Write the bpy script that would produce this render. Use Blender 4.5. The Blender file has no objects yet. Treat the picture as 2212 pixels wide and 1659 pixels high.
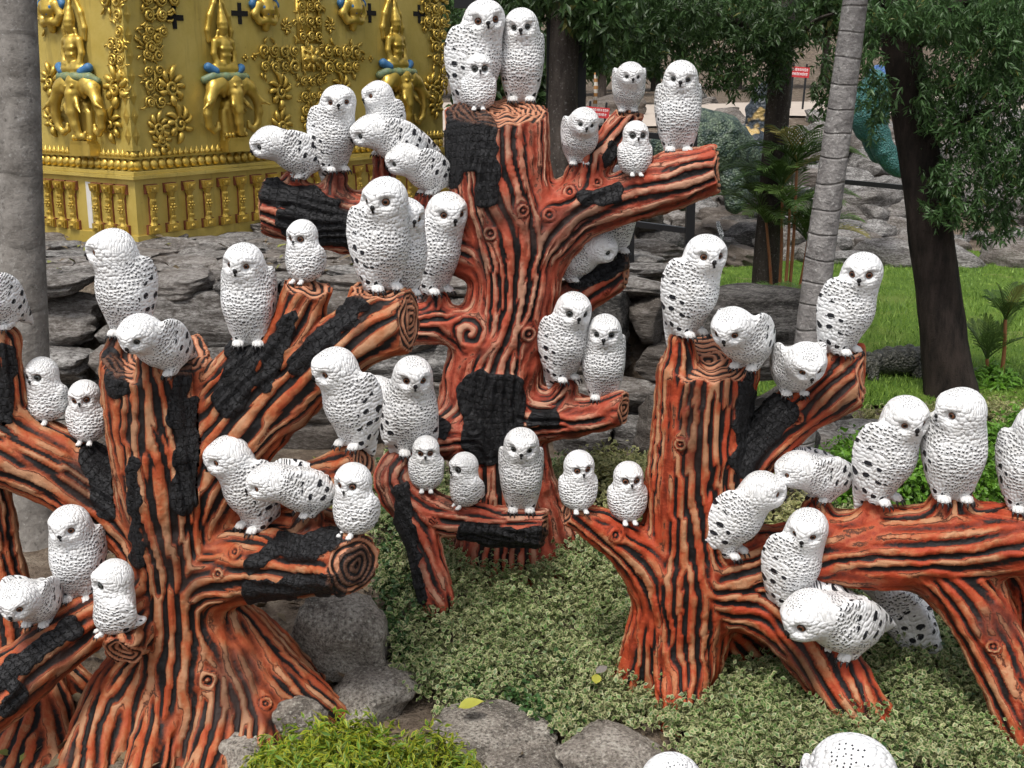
import bpy, math, random
import numpy as np
from mathutils import Vector, Matrix, Quaternion
from mathutils.bvhtree import BVHTree
random.seed(7); rng = np.random.default_rng(7)
R = math.radians
sc = bpy.context.scene
col = sc.collection
# ---------------------------------------------------------------- camera
FP = 2670.0; PW, PH = 2212.0, 1659.0           # focal length and picture size in picture units
PITCH = R(14.3); CAM = np.array((0.0, 0.0, 3.7))
cam = bpy.data.objects.new('camera', bpy.data.cameras.new('camera')); col.objects.link(cam)
cam.data.sensor_width = 36.0; cam.data.lens = 36.0 * FP / PW
cam.location = CAM; cam.rotation_euler = (math.pi / 2 - PITCH, 0, 0)
cam.data.clip_start = 0.05; cam.data.clip_end = 600
sc.camera = cam
# ---------------------------------------------------------------- sky, sun, exposure
SUN_EL, SUN_AZ = R(62), R(205)                    # azimuth clockwise from +Y
world = bpy.data.worlds.new('World'); sc.world = world; world.use_nodes = True
wn = world.node_tree; bg = wn.nodes['Background']
sky = wn.nodes.new('ShaderNodeTexSky'); sky.sky_type = 'NISHITA'; sky.sun_disc = False
sky.sun_elevation = SUN_EL; sky.sun_rotation = SUN_AZ; sky.dust_density = 4.0; sky.air_density = 1.0; sky.ozone_density = 1.0
hs = wn.nodes.new('ShaderNodeHueSaturation'); hs.inputs['Saturation'].default_value = 0.35
wn.links.new(sky.outputs[0], hs.inputs['Color']); wn.links.new(hs.outputs[0], bg.inputs['Color'])
bg.inputs['Strength'].default_value = 0.115
sd = bpy.data.lights.new('sun', 'SUN'); sd.energy = 1.5; sd.angle = R(11); sd.color = (1.0, 0.96, 0.90)
sun = bpy.data.objects.new('sun', sd); col.objects.link(sun)
sdir = Vector((math.sin(SUN_AZ) * math.cos(SUN_EL), math.cos(SUN_AZ) * math.cos(SUN_EL), math.sin(SUN_EL)))
sun.rotation_euler = (-sdir).to_track_quat('-Z', 'Y').to_euler(); sun.location = (0, 0, 12)
sc.view_settings.view_transform = 'Standard'; sc.view_settings.look = 'None'
sc.view_settings.exposure = 0.70; sc.view_settings.gamma = 1.0; sc.view_settings.use_curve_mapping = False
sc.render.engine = 'CYCLES'; sc.cycles.use_denoising = True
sc.cycles.max_bounces = 4; sc.cycles.diffuse_bounces = 3; sc.cycles.glossy_bounces = 2
sc.cycles.use_adaptive_sampling = True; sc.cycles.adaptive_threshold = 0.035
sc.cycles.transmission_bounces = 2; sc.cycles.transparent_max_bounces = 6
sc.cycles.caustics_reflective = False; sc.cycles.caustics_refractive = False

# ---------------------------------------------------------------- placing helpers
SA, CA = math.sin(PITCH), math.cos(PITCH)
FWD = np.array((0, CA, -SA)); UPV = np.array((0, SA, CA)); RT = np.array((1.0, 0, 0))
def ray(x, y): return FWD + RT * ((x - PW / 2) / FP) + UPV * ((PH / 2 - y) / FP)
def P(x, y, Y):
    d = ray(x, y); return CAM + d * (Y / d[1])
def PZ(x, y, z):
    d = ray(x, y); return CAM + d * ((z - CAM[2]) / d[2])
def mpp(p): return float(np.dot(np.asarray(p) - CAM, FWD)) / FP     # metres per picture unit at p
def pix(p):
    q = np.asarray(p) - CAM; w = q @ FWD
    return np.stack((PW / 2 + FP * (q @ RT) / w, PH / 2 - FP * (q @ UPV) / w), -1)
def ground_z(x, y):
    z = np.clip(0.2 * (np.asarray(y, float) - 6.0), -0.1, 0.5)
    return z

# ---------------------------------------------------------------- objects
def tag(o, label=None, cat=None, group=None, kind=None):
    if label: o['label'] = label
    if cat: o['category'] = cat
    if group: o['group'] = group
    if kind: o['kind'] = kind
    return o
def empty(name, loc=(0, 0, 0), parent=None):
    o = bpy.data.objects.new(name, None); col.objects.link(o); o.location = loc
    o.empty_display_size = 0.1
    if parent: o.parent = parent
    return o
def link(name, me, parent=None, mat=None, loc=None):
    o = bpy.data.objects.new(name, me); col.objects.link(o)
    if mat is not None and not me.materials: me.materials.append(mat)
    if loc is not None: o.location = loc
    if parent: o.parent = parent
    return o
def mesh_np(name, V, Fq, smooth=True, mat=None):
    """V (n,3); Fq (m,k) array with a constant number of corners"""
    V = np.ascontiguousarray(V, dtype=np.float32); Fq = np.ascontiguousarray(Fq, dtype=np.int32)
    me = bpy.data.meshes.new(name); m, k = Fq.shape
    me.vertices.add(len(V)); me.vertices.foreach_set('co', V.ravel())
    me.loops.add(m * k); me.loops.foreach_set('vertex_index', Fq.ravel())
    me.polygons.add(m); me.polygons.foreach_set('loop_start', np.arange(0, m * k, k, dtype=np.int32))
    if smooth: me.polygons.foreach_set('use_smooth', np.ones(m, dtype=bool))
    me.update(calc_edges=True)
    if smooth is False: me.polygons.foreach_set('use_smooth', np.zeros(m, dtype=bool))
    if mat is not None: me.materials.append(mat)
    return me
def attr(me, name, data, domain='POINT'):
    a = me.color_attributes.new(name, 'FLOAT_COLOR', domain)
    d = np.ones((len(data), 4), np.float32); d[:, :data.shape[1]] = data
    a.data.foreach_set('color', d.ravel())
def mesh_py(name, vs, fs, smooth=False, mat=None):
    me = bpy.data.meshes.new(name); me.from_pydata([tuple(v) for v in vs], [], fs); me.update()
    me.polygons.foreach_set('use_smooth', np.full(len(me.polygons), bool(smooth)))
    if mat is not None: me.materials.append(mat)
    return me

class MB:
    """collects shapes into one mesh"""
    def __init__(s): s.v = []; s.f = []
    def add(s, vs, fs):
        n = len(s.v); s.v += [tuple(v) for v in vs]; s.f += [tuple(i + n for i in f) for f in fs]; return s
    def box(s, c, d, M=None, taper=1.0):
        vs = []
        for z in (-1, 1):
            k = taper if z > 0 else 1.0
            for x, y in ((-1, -1), (1, -1), (1, 1), (-1, 1)):
                p = Vector((x * d[0] / 2 * k, y * d[1] / 2 * k, z * d[2] / 2))
                if M is not None: p = M @ p
                vs.append(p + Vector(c))
        return s.add(vs, [(3, 2, 1, 0), (4, 5, 6, 7), (0, 1, 5, 4), (1, 2, 6, 5), (2, 3, 7, 6), (3, 0, 4, 7)])
    def tube(s, pts, rad, n=8, cap=True, flat=1.0, up=(0, 0, 1)):
        """flat squeezes the section along 'up' """
        pts = [Vector(p) for p in pts]; m = len(pts)
        rad = rad if hasattr(rad, '__len__') else [rad] * m
        vs = []; upv = Vector(up)
        for i, p in enumerate(pts):
            t = (pts[min(i + 1, m - 1)] - pts[max(i - 1, 0)]).normalized()
            a = t.cross(upv)
            if a.length < 1e-4: a = t.cross(Vector((0.3, 1, 0.2)))
            a.normalize(); b = a.cross(t)
            for k in range(n):
                an = 2 * math.pi * k / n
                vs.append(p + a * (rad[i] * math.cos(an)) + b * (rad[i] * flat * math.sin(an)))
        fs = []
        for i in range(m - 1):
            for k in range(n):
                k2 = (k + 1) % n
                fs.append((i * n + k, i * n + k2, (i + 1) * n + k2, (i + 1) * n + k))
        if cap:
            fs.append(tuple(range(n - 1, -1, -1))); fs.append(tuple((m - 1) * n + k for k in range(n)))
        return s.add(vs, fs)
    def lathe(s, prof, c=(0, 0, 0), n=12, M=None):
        vs = []; m = len(prof)
        for r, z in prof:
            for k in range(n):
                p = Vector((r * math.cos(2 * math.pi * k / n), r * math.sin(2 * math.pi * k / n), z))
                if M is not None: p = M @ p
                vs.append(p + Vector(c))
        fs = [(i * n + k, i * n + (k + 1) % n, (i + 1) * n + (k + 1) % n, (i + 1) * n + k) for i in range(m - 1) for k in range(n)]
        fs.append(tuple(range(n - 1, -1, -1))); fs.append(tuple((m - 1) * n + k for k in range(n)))
        return s.add(vs, fs)
    def ball(s, c, r, n=8, M=None):
        prof = [(max(1e-4, math.sin(math.pi * i / n)), -math.cos(math.pi * i / n)) for i in range(n + 1)]
        S = Matrix.Diagonal(Vector(r if hasattr(r, '__len__') else (r, r, r)))
        return s.lathe(prof, c, max(6, n + 2), (M @ S) if M is not None else S)
    def mesh(s, name, smooth=False, mat=None): return mesh_py(name, s.v, s.f, smooth, mat)
    def build(s, name, mat, parent=None, smooth=False, loc=None): return link(name, s.mesh(name, smooth, mat), parent, None, loc)

# ---------------------------------------------------------------- value noise on numpy points
def _hash(i, j, k, seed):
    h = (i * 374761393 + j * 668265263 + k * 2147483647 + seed * 1274126177) & 0xFFFFFFFF
    h = ((h ^ (h >> 13)) * 1103515245) & 0xFFFFFFFF
    return ((h ^ (h >> 16)) & 0xFFFF) / 65535.0
def vnoise(p, seed=0):
    p = np.asarray(p, float); i = np.floor(p).astype(np.int64); f = p - i; f = f * f * (3 - 2 * f)
    r = 0
    for a in (0, 1):
        for b in (0, 1):
            for c in (0, 1):
                w = (f[:, 0] if a else 1 - f[:, 0]) * (f[:, 1] if b else 1 - f[:, 1]) * (f[:, 2] if c else 1 - f[:, 2])
                r = r + w * _hash(i[:, 0] + a, i[:, 1] + b, i[:, 2] + c, seed)
    return r * 2 - 1
def fbm(p, seed=0, oct=3):
    r = 0; a = 1; p = np.asarray(p, float)
    for o in range(oct):
        r = r + a * vnoise(p, seed + o); a *= 0.5; p = p * 2.03 + 7.1
    return r

# ---------------------------------------------------------------- implicit surfaces
def surface_nets(D, org, h):
    S = D < 0
    nx, ny, nz = D.shape
    c = np.zeros((nx - 1, ny - 1, nz - 1), np.int8)
    sl = (slice(0, -1), slice(1, None))
    for a in (0, 1):
        for b in (0, 1):
            for d in (0, 1): c += S[sl[a], sl[b], sl[d]]
    act = (c > 0) & (c < 8)
    ii, jj, kk = np.nonzero(act)
    idx = np.full(act.shape, -1, np.int32); idx[ii, jj, kk] = np.arange(len(ii))
    acc = np.zeros((len(ii), 3), np.float32); cnt = np.zeros(len(ii), np.float32)
    corners = [(a, b, d) for a in (0, 1) for b in (0, 1) for d in (0, 1)]
    vals = {q: D[ii + q[0], jj + q[1], kk + q[2]] for q in corners}
    for q in corners:
        for ax in range(3):
            if q[ax] == 0:
                r = list(q); r[ax] = 1; r = tuple(r)
                d0, d1 = vals[q], vals[r]; m = (d0 < 0) != (d1 < 0)
                t = np.where(m, d0 / np.where(m, d0 - d1, 1), 0)
                e = np.zeros((len(ii), 3), np.float32); e[:] = q; e[:, ax] = t
                acc += e * m[:, None]; cnt += m
    V = (np.stack((ii, jj, kk), -1) + acc / cnt[:, None]) * h + np.asarray(org)
    quads = []
    for ax in range(3):
        A = np.moveaxis(S, ax, 0); I = np.moveaxis(idx, ax, 0)
        e = A[:-1] != A[1:]
        e = e[:, 1:-1, 1:-1]
        p, q, r = np.nonzero(e)
        inside = A[p, q + 1, r + 1]
        a = I[p, q, r]; b = I[p, q + 1, r]; cc = I[p, q + 1, r + 1]; d = I[p, q, r + 1]
        f = np.stack((a, b, cc, d), -1)
        if ax == 1: inside = ~inside
        f[~inside] = f[~inside][:, ::-1]
        quads.append(f)
    Fq = np.concatenate(quads); Fq = Fq[(Fq >= 0).all(1)]
    return V, Fq
def vnormals(V, Fq):
    n = np.cross(V[Fq[:, 2]] - V[Fq[:, 0]], V[Fq[:, 3]] - V[Fq[:, 1]])
    N = np.zeros_like(V)
    for k in range(4):
        for a in range(3): N[:, a] += np.bincount(Fq[:, k], n[:, a], len(V))
    return N / np.maximum(np.linalg.norm(N, axis=1, keepdims=True), 1e-9)
def neighbours(Fq, n, K=10):
    prs = []
    for a in range(4):
        for b in range(4):
            if a != b: prs.append(Fq[:, a].astype(np.int64) * n + Fq[:, b])
    pr = np.unique(np.concatenate(prs)); i = pr // n; j = pr % n
    st = np.searchsorted(i, np.arange(n)); pos = np.arange(len(i)) - st[i]
    ok = pos < K; nb = np.tile(np.arange(n)[:, None], (1, K)); val = np.zeros((n, K), bool)
    nb[i[ok], pos[ok]] = j[ok]; val[i[ok], pos[ok]] = True
    return nb, val

def dist_seg(p, a, b, ra, rb):
    ab = b - a; L2 = float(ab @ ab) + 1e-12
    t = np.clip(((p - a) @ ab) / L2, 0, 1)
    q = p - (a + t[..., None] * ab)
    return np.sqrt((q * q).sum(-1)) - (ra + (rb - ra) * t), t


# ---------------------------------------------------------------- node material helper
class NT:
    def __init__(s, name):
        s.m = bpy.data.materials.new(name); s.m.use_nodes = True; s.t = s.m.node_tree
        s.b = s.t.nodes['Principled BSDF']
    def n(s, ty, **kw):
        x = s.t.nodes.new('ShaderNode' + ty)
        for k, v in kw.items():
            if k.startswith('i_'): x.inputs[k[2:].replace('_', ' ')].default_value = v
            else: setattr(x, k, v)
        return x
    def l(s, a, b): s.t.links.new(a, b)
    def put(s, inp, v):
        if isinstance(v, bpy.types.NodeSocket): s.t.links.new(v, inp)
        else: inp.default_value = v
    def math(s, op, a, b=0.0, c=None):
        x = s.t.nodes.new('ShaderNodeMath'); x.operation = op
        s.put(x.inputs[0], a); s.put(x.inputs[1], b)
        if c is not None: s.put(x.inputs[2], c)
        return x.outputs[0]
    def mix(s, f, a, b, bt='MIX'):
        x = s.t.nodes.new('ShaderNodeMix'); x.data_type = 'RGBA'; x.blend_type = bt
        s.put(x.inputs[0], f); s.put(x.inputs[6], a); s.put(x.inputs[7], b); return x.outputs[2]
    def ramp(s, f, stops, interp='LINEAR'):
        x = s.t.nodes.new('ShaderNodeValToRGB'); x.color_ramp.interpolation = interp
        e = x.color_ramp.elements
        while len(e) < len(stops): e.new(0.5)
        for k, (p, c_) in enumerate(stops):
            e[k].position = p; e[k].color = (c_ if hasattr(c_, '__len__') else (c_, c_, c_)) + ((1,) if not hasattr(c_, '__len__') or len(c_) == 3 else ())
        s.put(x.inputs[0], f); return x.outputs[0]
    def noise(s, scale, detail=3, rough=0.55, vec=None, dist=0.0):
        x = s.n('TexNoise'); x.inputs['Scale'].default_value = scale; x.inputs['Detail'].default_value = detail
        x.inputs['Roughness'].default_value = rough; x.inputs['Distortion'].default_value = dist
        if vec is not None: s.l(vec, x.inputs['Vector'])
        return x.outputs[0]
    def voro(s, scale, feature='F1', vec=None, out=0, rand=1.0):
        x = s.n('TexVoronoi', feature=feature); x.inputs['Scale'].default_value = scale; x.inputs['Randomness'].default_value = rand
        if vec is not None: s.l(vec, x.inputs['Vector'])
        return x.outputs[out]
    def obj(s): return s.n('TexCoord').outputs['Object']
    def mapv(s, vec, scale=(1, 1, 1), rot=(0, 0, 0), loc=(0, 0, 0)):
        x = s.n('Mapping'); x.inputs['Scale'].default_value = scale; x.inputs['Rotation'].default_value = rot; x.inputs['Location'].default_value = loc
        s.l(vec, x.inputs['Vector']); return x.outputs[0]
    def attr(s, name, o='Color'): return s.n('Attribute', attribute_name=name).outputs[o]
    def sep(s, c): 
        x = s.n('SeparateColor'); s.l(c, x.inputs[0]); return x.outputs
    def sepv(s, c):
        x = s.n('SeparateXYZ'); s.l(c, x.inputs[0]); return x.outputs
    def comb(s, a, b, c=0.0):
        x = s.n('CombineXYZ')
        for k, v in enumerate((a, b, c)): s.put(x.inputs[k], v)
        return x.outputs[0]
    def bump(s, h, strength=0.5, dist=0.01):
        x = s.n('Bump'); x.inputs['Strength'].default_value = strength; x.inputs['Distance'].default_value = dist
        s.l(h, x.inputs['Height']); s.l(x.outputs[0], s.b.inputs['Normal']); return x
    def rnd(s): return s.n('ObjectInfo').outputs['Random']
    def fin(s, color=None, rough=None, metal=None, spec=None):
        if color is not None: s.put(s.b.inputs['Base Color'], color if isinstance(color, bpy.types.NodeSocket) else tuple(color) + (1,))
        if rough is not None: s.put(s.b.inputs['Roughness'], rough)
        if metal is not None: s.put(s.b.inputs['Metallic'], metal)
        if spec is not None: s.put(s.b.inputs['Specular IOR Level'], spec)
        return s.m
MAT = {}
# ================================================================ terrain
def sstep(a, b, x): 
    t = np.clip((np.asarray(x, float) - a) / (b - a), 0, 1); return t * t * (3 - 2 * t)
def terr(x, y):
    x = np.asarray(x, float); y = np.asarray(y, float)
    g = np.clip(0.21 * (y - 6.6), -0.12, 0.5)
    g = g - 0.06 * sstep(9.5, 11, y)
    side = 1 - sstep(1.3, 2.7, x)                                   # 1 on the terrace side
    ter = 1.80 * sstep(10.95, 11.2, y + 0.15 * np.sin(x * 1.7)) 
    z = np.maximum(g, ter * side)
    hill = 2.0 * sstep(21.5, 36, y + 1.2 * np.sin(x * 0.35)) + 0.5 * sstep(36, 70, y) + 9.0 * sstep(62, 105, y)
    return np.maximum(z, np.where(y > 14, 0.44 + hill, -1.0))
def mat_soil():
    m = NT('soil_and_litter'); o = m.n('NewGeometry').outputs['Position']
    n1 = m.noise(5, 5, 0.65, o); n2 = m.noise(38, 3, 0.6, o)
    c = m.ramp(n1, [(0.3, (0.060, 0.044, 0.032)), (0.5, (0.13, 0.10, 0.075)), (0.7, (0.24, 0.20, 0.155))])
    c = m.mix(m.ramp(n2, [(0.5, 0.0), (0.68, 0.6)]), c, (0.055, 0.040, 0.026, 1))
    m.bump(n2, 0.8, 0.03); return m.fin(c, 0.95, 0, 0.2)
def build_terrain():
    xs = np.concatenate((np.linspace(-60, -8, 14), np.linspace(-7, 12, 96), np.linspace(13, 60, 14)))
    ys = np.concatenate((np.linspace(-6, 4, 6), np.linspace(4.5, 13, 86), np.linspace(13.3, 40, 60), np.linspace(42, 140, 30)))
    X, Y = np.meshgrid(xs, ys, indexing='ij'); Z = terr(X, Y)
    V = np.stack((X, Y, Z), -1).reshape(-1, 3); V[:, 2] += 0.03 * fbm(V * np.array((1.3, 1.3, 0)), 2, 3) * (V[:, 1] > 3)
    nx, ny = X.shape; i = np.arange(nx - 1)[:, None] * ny + np.arange(ny - 1)[None, :]
    F = np.stack((i, i + ny, i + ny + 1, i + 1), -1).reshape(-1, 4)
    o = link('ground', mesh_np('ground', V, F, True, mat_soil())); tag(o, kind='structure'); return o
build_terrain()

def mat_grass_sheet():
    m = NT('lawn_turf'); o = m.n('NewGeometry').outputs['Position']
    n1 = m.noise(0.9, 4, 0.6, o); n2 = m.noise(45, 3, 0.7, o)
    c = m.ramp(n1, [(0.3, (0.075, 0.150, 0.020)), (0.55, (0.145, 0.245, 0.030)), (0.75, (0.24, 0.30, 0.07))])
    c = m.mix(m.ramp(n2, [(0.35, 0.55), (0.65, 0.0)]), c, (0.030, 0.065, 0.010, 1))
    bare = m.ramp(m.noise(0.55, 3, 0.5, m.mapv(o, (0.6, 1.8, 1))), [(0.62, 0.0), (0.68, 0.85)])
    c = m.mix(bare, c, (0.33, 0.24, 0.15, 1))
    m.bump(n2, 1.0, 0.04); return m.fin(c, 0.9, 0, 0.2)
def sheet(name, poly, mat, dz, step=0.35):
    """a sheet over the terrain inside a ground polygon"""
    poly = np.array(poly); lo = poly.min(0); hi = poly.max(0)
    xs = np.arange(lo[0], hi[0] + step, step); ys = np.arange(lo[1], hi[1] + step, step)
    X, Y = np.meshgrid(xs, ys, indexing='ij'); V = np.stack((X, Y, terr(X, Y) + dz), -1).reshape(-1, 3)
    nx, ny = X.shape; i = np.arange(nx - 1)[:, None] * ny + np.arange(ny - 1)[None, :]
    F = np.stack((i, i + ny, i + ny + 1, i + 1), -1).reshape(-1, 4); cen = V[F].mean(1)
    F = F[inpoly(cen[:, :2], poly)]; ids, inv = np.unique(F, return_inverse=True)
    return link(name, mesh_np(name, V[ids], inv.reshape(F.shape), True, mat))
def inpoly(p, poly):
    r = np.zeros(len(p), bool); n = len(poly)
    for i in range(n):
        x0, y0 = poly[i]; x1, y1 = poly[(i + 1) % n]
        c = ((y0 > p[:, 1]) != (y1 > p[:, 1])) & (p[:, 0] < (x1 - x0) * (p[:, 1] - y0) / ((y1 - y0) if y1 != y0 else 1e-9) + x0)
        r ^= c
    return r
LAWN = [(2.4, 13.0), (2.5, 12.0), (3.4, 11.6), (5.0, 11.5), (14, 11.4), (14, 21.8), (8, 22.3), (5, 21.6), (3.4, 20.4), (2.6, 17)]
tag(sheet('lawn', LAWN, mat_grass_sheet(), 0.05), kind='structure')
def grass_blades():
    r = np.random.default_rng(5); n = 46000
    x = r.uniform(2.3, 11.5, n); y = 11.2 + (r.random(n) ** 1.6) * 11; k = inpoly(np.stack((x, y), -1) + r.standard_normal((n, 2)) * 0.12, np.array(LAWN))
    x, y = x[k], y[k]; n = len(x); b = np.stack((x, y, terr(x, y) + 0.045), -1)
    h = r.uniform(0.03, 0.085, n) * (1 + 0.6 * vnoise(b * np.array((0.9, 0.9, 0)), 2)); w = r.uniform(0.004, 0.010, n); a = r.uniform(0, 6.28, n)
    s = np.stack((np.cos(a), np.sin(a), np.zeros(n)), -1) * w[:, None]; t = np.stack((r.normal(0, 0.4, n), r.normal(0, 0.4, n), np.ones(n)), -1) * h[:, None]
    V = np.stack((b - s, b + s, b + t), 1).reshape(-1, 3); F = np.arange(n * 3).reshape(-1, 3)
    m = NT('grass_blade'); rn = m.sep(m.attr('leaf'))[0]
    mt = m.fin(m.mix(rn, (0.060, 0.14, 0.014, 1), (0.22, 0.34, 0.05, 1)), 0.6)
    me = mesh_np('grass', V, F, True, mt); attr(me, 'leaf', np.repeat(r.random(n), 3)[:, None].repeat(3, 1))
    tag(link('grass', me), 'short bright green lawn grass behind the carved trees', 'grass', kind='stuff')
grass_blades()
def mat_path():
    m = NT('pale_concrete_path'); o = m.n('NewGeometry').outputs['Position']
    c = m.mix(m.noise(0.8, 4, 0.6, o), (0.34, 0.28, 0.23, 1), (0.52, 0.45, 0.38, 1)); return m.fin(c, 0.9)
tag(sheet('path', [(-3, 33), (3, 32), (6, 33), (12, 36.5), (22, 42), (30, 54), (24, 55), (12, 46), (5, 42), (-3, 44)], mat_path(), 0.06, 0.8), kind='structure')

# ================================================================ rocks
def mat_rock(name, dark, mid, light, layered=True):
    m = NT(name); g = m.n('NewGeometry').outputs['Position']; r = m.rnd()
    v = m.n('VectorMath', operation='ADD'); m.l(g, v.inputs[0]); m.l(m.comb(m.math('MULTIPLY', r, 7.0), 0.0, m.math('MULTIPLY', r, 3.0)), v.inputs[1]); o = v.outputs[0]
    st = m.noise(2.6, 5, 0.68, m.mapv(o, (1, 1, 5.0 if layered else 1.2), (0.12, 0.1, 0)), 0.6)
    fn = m.noise(22 if layered else 48, 4, 0.75, m.mapv(o, (1, 1, 2.6 if layered else 1)))
    c = m.ramp(st, [(0.32, dark), (0.47, mid), (0.66, light)])
    c = m.mix(m.ramp(fn, [(0.36, 0.85), (0.52, 0.0)]), c, tuple(x * 0.35 for x in dark) + (1,))
    c = m.mix(m.ramp(fn, [(0.55, 0.0), (0.70, 0.7)]), c, tuple(min(0.72, x * 1.55) for x in light) + (1,))
    c = m.mix(m.math('MULTIPLY', r, 0.5 if layered else 0.12), c, m.mix(st, (0.10, 0.075, 0.055, 1), (0.27, 0.22, 0.18, 1)))
    m.bump(m.math('ADD', st, m.math('MULTIPLY', fn, 0.7)), 0.9, 0.05)
    return m.fin(c, 0.88, 0, 0.25)
MAT['rock'] = mat_rock('layered_grey_stone', (0.048, 0.045, 0.043), (0.165, 0.158, 0.150), (0.37, 0.36, 0.345))
MAT['rock_dark'] = mat_rock('dark_grey_stone', (0.018, 0.018, 0.018), (0.060, 0.056, 0.052), (0.17, 0.16, 0.15))  # darker grey stone for low courses, the right end, rubble and near slope
MAT['granite'] = mat_rock('speckled_granite', (0.11, 0.095, 0.08), (0.31, 0.275, 0.235), (0.50, 0.46, 0.40), False)
import bmesh
def ico(sub):
    bm = bmesh.new(); bmesh.ops.create_icosphere(bm, subdivisions=sub, radius=1.0)
    V = np.array([v.co[:] for v in bm.verts]); F = np.array([[v.index for v in f.verts] for f in bm.faces]); bm.free(); return V, F
ICO4 = ico(4); ICO3 = ico(3)
def rock_mesh(seed, mat, slab=False, base=None):
    V, F = base or ICO4; r = np.random.default_rng(seed); V = V.copy()
    p = 5.0 if slab else 3.0                                          # superellipsoid: blocky
    V = V / (np.abs(V) ** p).sum(1, keepdims=True) ** (1 / p)
    for k in range(11 if slab else 15):                                # cleaved faces
        n = r.standard_normal(3); n[2] *= (0.22 if slab else 0.7); n /= np.linalg.norm(n); d = r.uniform(0.72, 1.05)
        s = V @ n - d; V -= np.where(s > 0, s * 0.97, 0)[:, None] * n
    V += (0.06 * fbm(V * 3.1 + seed, seed, 3))[:, None] * V
    if slab: V[:, 2] += 0.10 * vnoise(V * np.array((1.6, 1.6, 0.4)), seed + 2); rr = 1 + 0.03 * np.sin(V[:, 2] * 11 + seed + 2 * vnoise(V * 2.0, seed)); V[:, :2] *= rr[:, None]
    V /= np.abs(V).max(0)
    me = mesh_np('rock', V, F, True, MAT[mat]); me.set_sharp_from_angle(angle=R(38))
    return me
ROCKS = {'slab': [rock_mesh(s, 'rock', True) for s in range(9)], 'boulder': [rock_mesh(s + 20, 'rock') for s in range(8)],
         'dark': [rock_mesh(s + 40, 'rock_dark', s % 2 == 0) for s in range(7)], 'granite': [rock_mesh(s + 60, 'granite', s in (1, 2)) for s in range(4)]}
def rock(kind, loc, size, rotz=0, tilt=(0, 0), parent=None, i=None, name='rock'):
    me = random.choice(ROCKS[kind]) if i is None else ROCKS[kind][i % len(ROCKS[kind])]
    o = link(name, me, parent); o.location = loc; o.scale = (size[0] / 2, size[1] / 2, size[2] / 2); o.rotation_euler = (tilt[0], tilt[1], rotz); return o
wall = empty('rock_wall', (0, 0, 0)); tag(wall, 'stacked grey flat stones retaining the terrace behind the carved trees', 'rock wall')
rr_ = random.Random(11)
# the face of the wall, course by course, then the flagstones of the terrace
x_lo, x_hi = -5.2, 2.0
z = 0.30; course = 0
while z < 1.72:
    hgt = rr_.choice((0.20, 0.28, 0.36, 0.46)); x = x_lo - rr_.uniform(0, 0.6); setb = 10.5 + 0.10 * course
    while x < x_hi - max(0, (z - 0.9) * 0.9):
        w = rr_.choice((0.4, 0.6, 0.9, 1.3, 1.8)) * rr_.uniform(0.85, 1.15); d = rr_.uniform(0.6, 0.95)
        yy = setb + rr_.uniform(-0.2, 0.2)
        dk = x > 0.35 or z < 0.5
        rock('dark' if (dk and rr_.random() < 0.62) else 'slab', (x + w / 2, yy, z + hgt / 2), (w * 1.06, d, hgt * rr_.uniform(1.0, 1.3)), rr_.uniform(-0.15, 0.15), (rr_.uniform(-0.06, 0.06), rr_.uniform(-0.07, 0.07)), wall)
        x += w * rr_.uniform(0.94, 1.03)
    z += hgt * 0.92; course += 1
yy = 11.0
while yy < 15.5:
    d = rr_.uniform(0.35, 0.6); x = x_lo - 0.4
    while x < 1.0:
        w = rr_.uniform(0.35, 0.95)
        c = np.array((x + w / 2, yy + rr_.uniform(-0.1, 0.1)))
        rel = c - np.array((-4.09, 13.5)); inside = (rel @ np.array((-0.824, 0.566)) > -5.6 and rel @ np.array((0.824, -0.566)) < -0.2 and rel @ np.array((-0.566, -0.824)) < -0.2)
        if not inside: rock('slab', (c[0], c[1], 1.80 + rr_.uniform(-0.03, 0.03)), (w * 1.12, d * 1.2, rr_.uniform(0.12, 0.22)), rr_.uniform(-0.5, 0.5), (rr_.uniform(-0.06, 0.06), rr_.uniform(-0.06, 0.06)), wall)
        x += w
    yy += d * 0.86
# rubble at the wall foot on the right, towards the lawn
for k in range(34):
    x = rr_.uniform(1.2, 3.1); y = rr_.uniform(9.5, 11.6); s = rr_.uniform(0.3, 0.85)
    rock('dark' if rr_.random() < 0.65 else 'boulder', (x, y, float(terr(x, y)) * 0.4 + 0.25 + rr_.uniform(0, 0.3) * (x < 2.2)), (s * 1.3, s, s * rr_.uniform(0.5, 0.8)), rr_.uniform(0, 6), (rr_.uniform(-.3, .3), rr_.uniform(-.3, .3)), wall)
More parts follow.
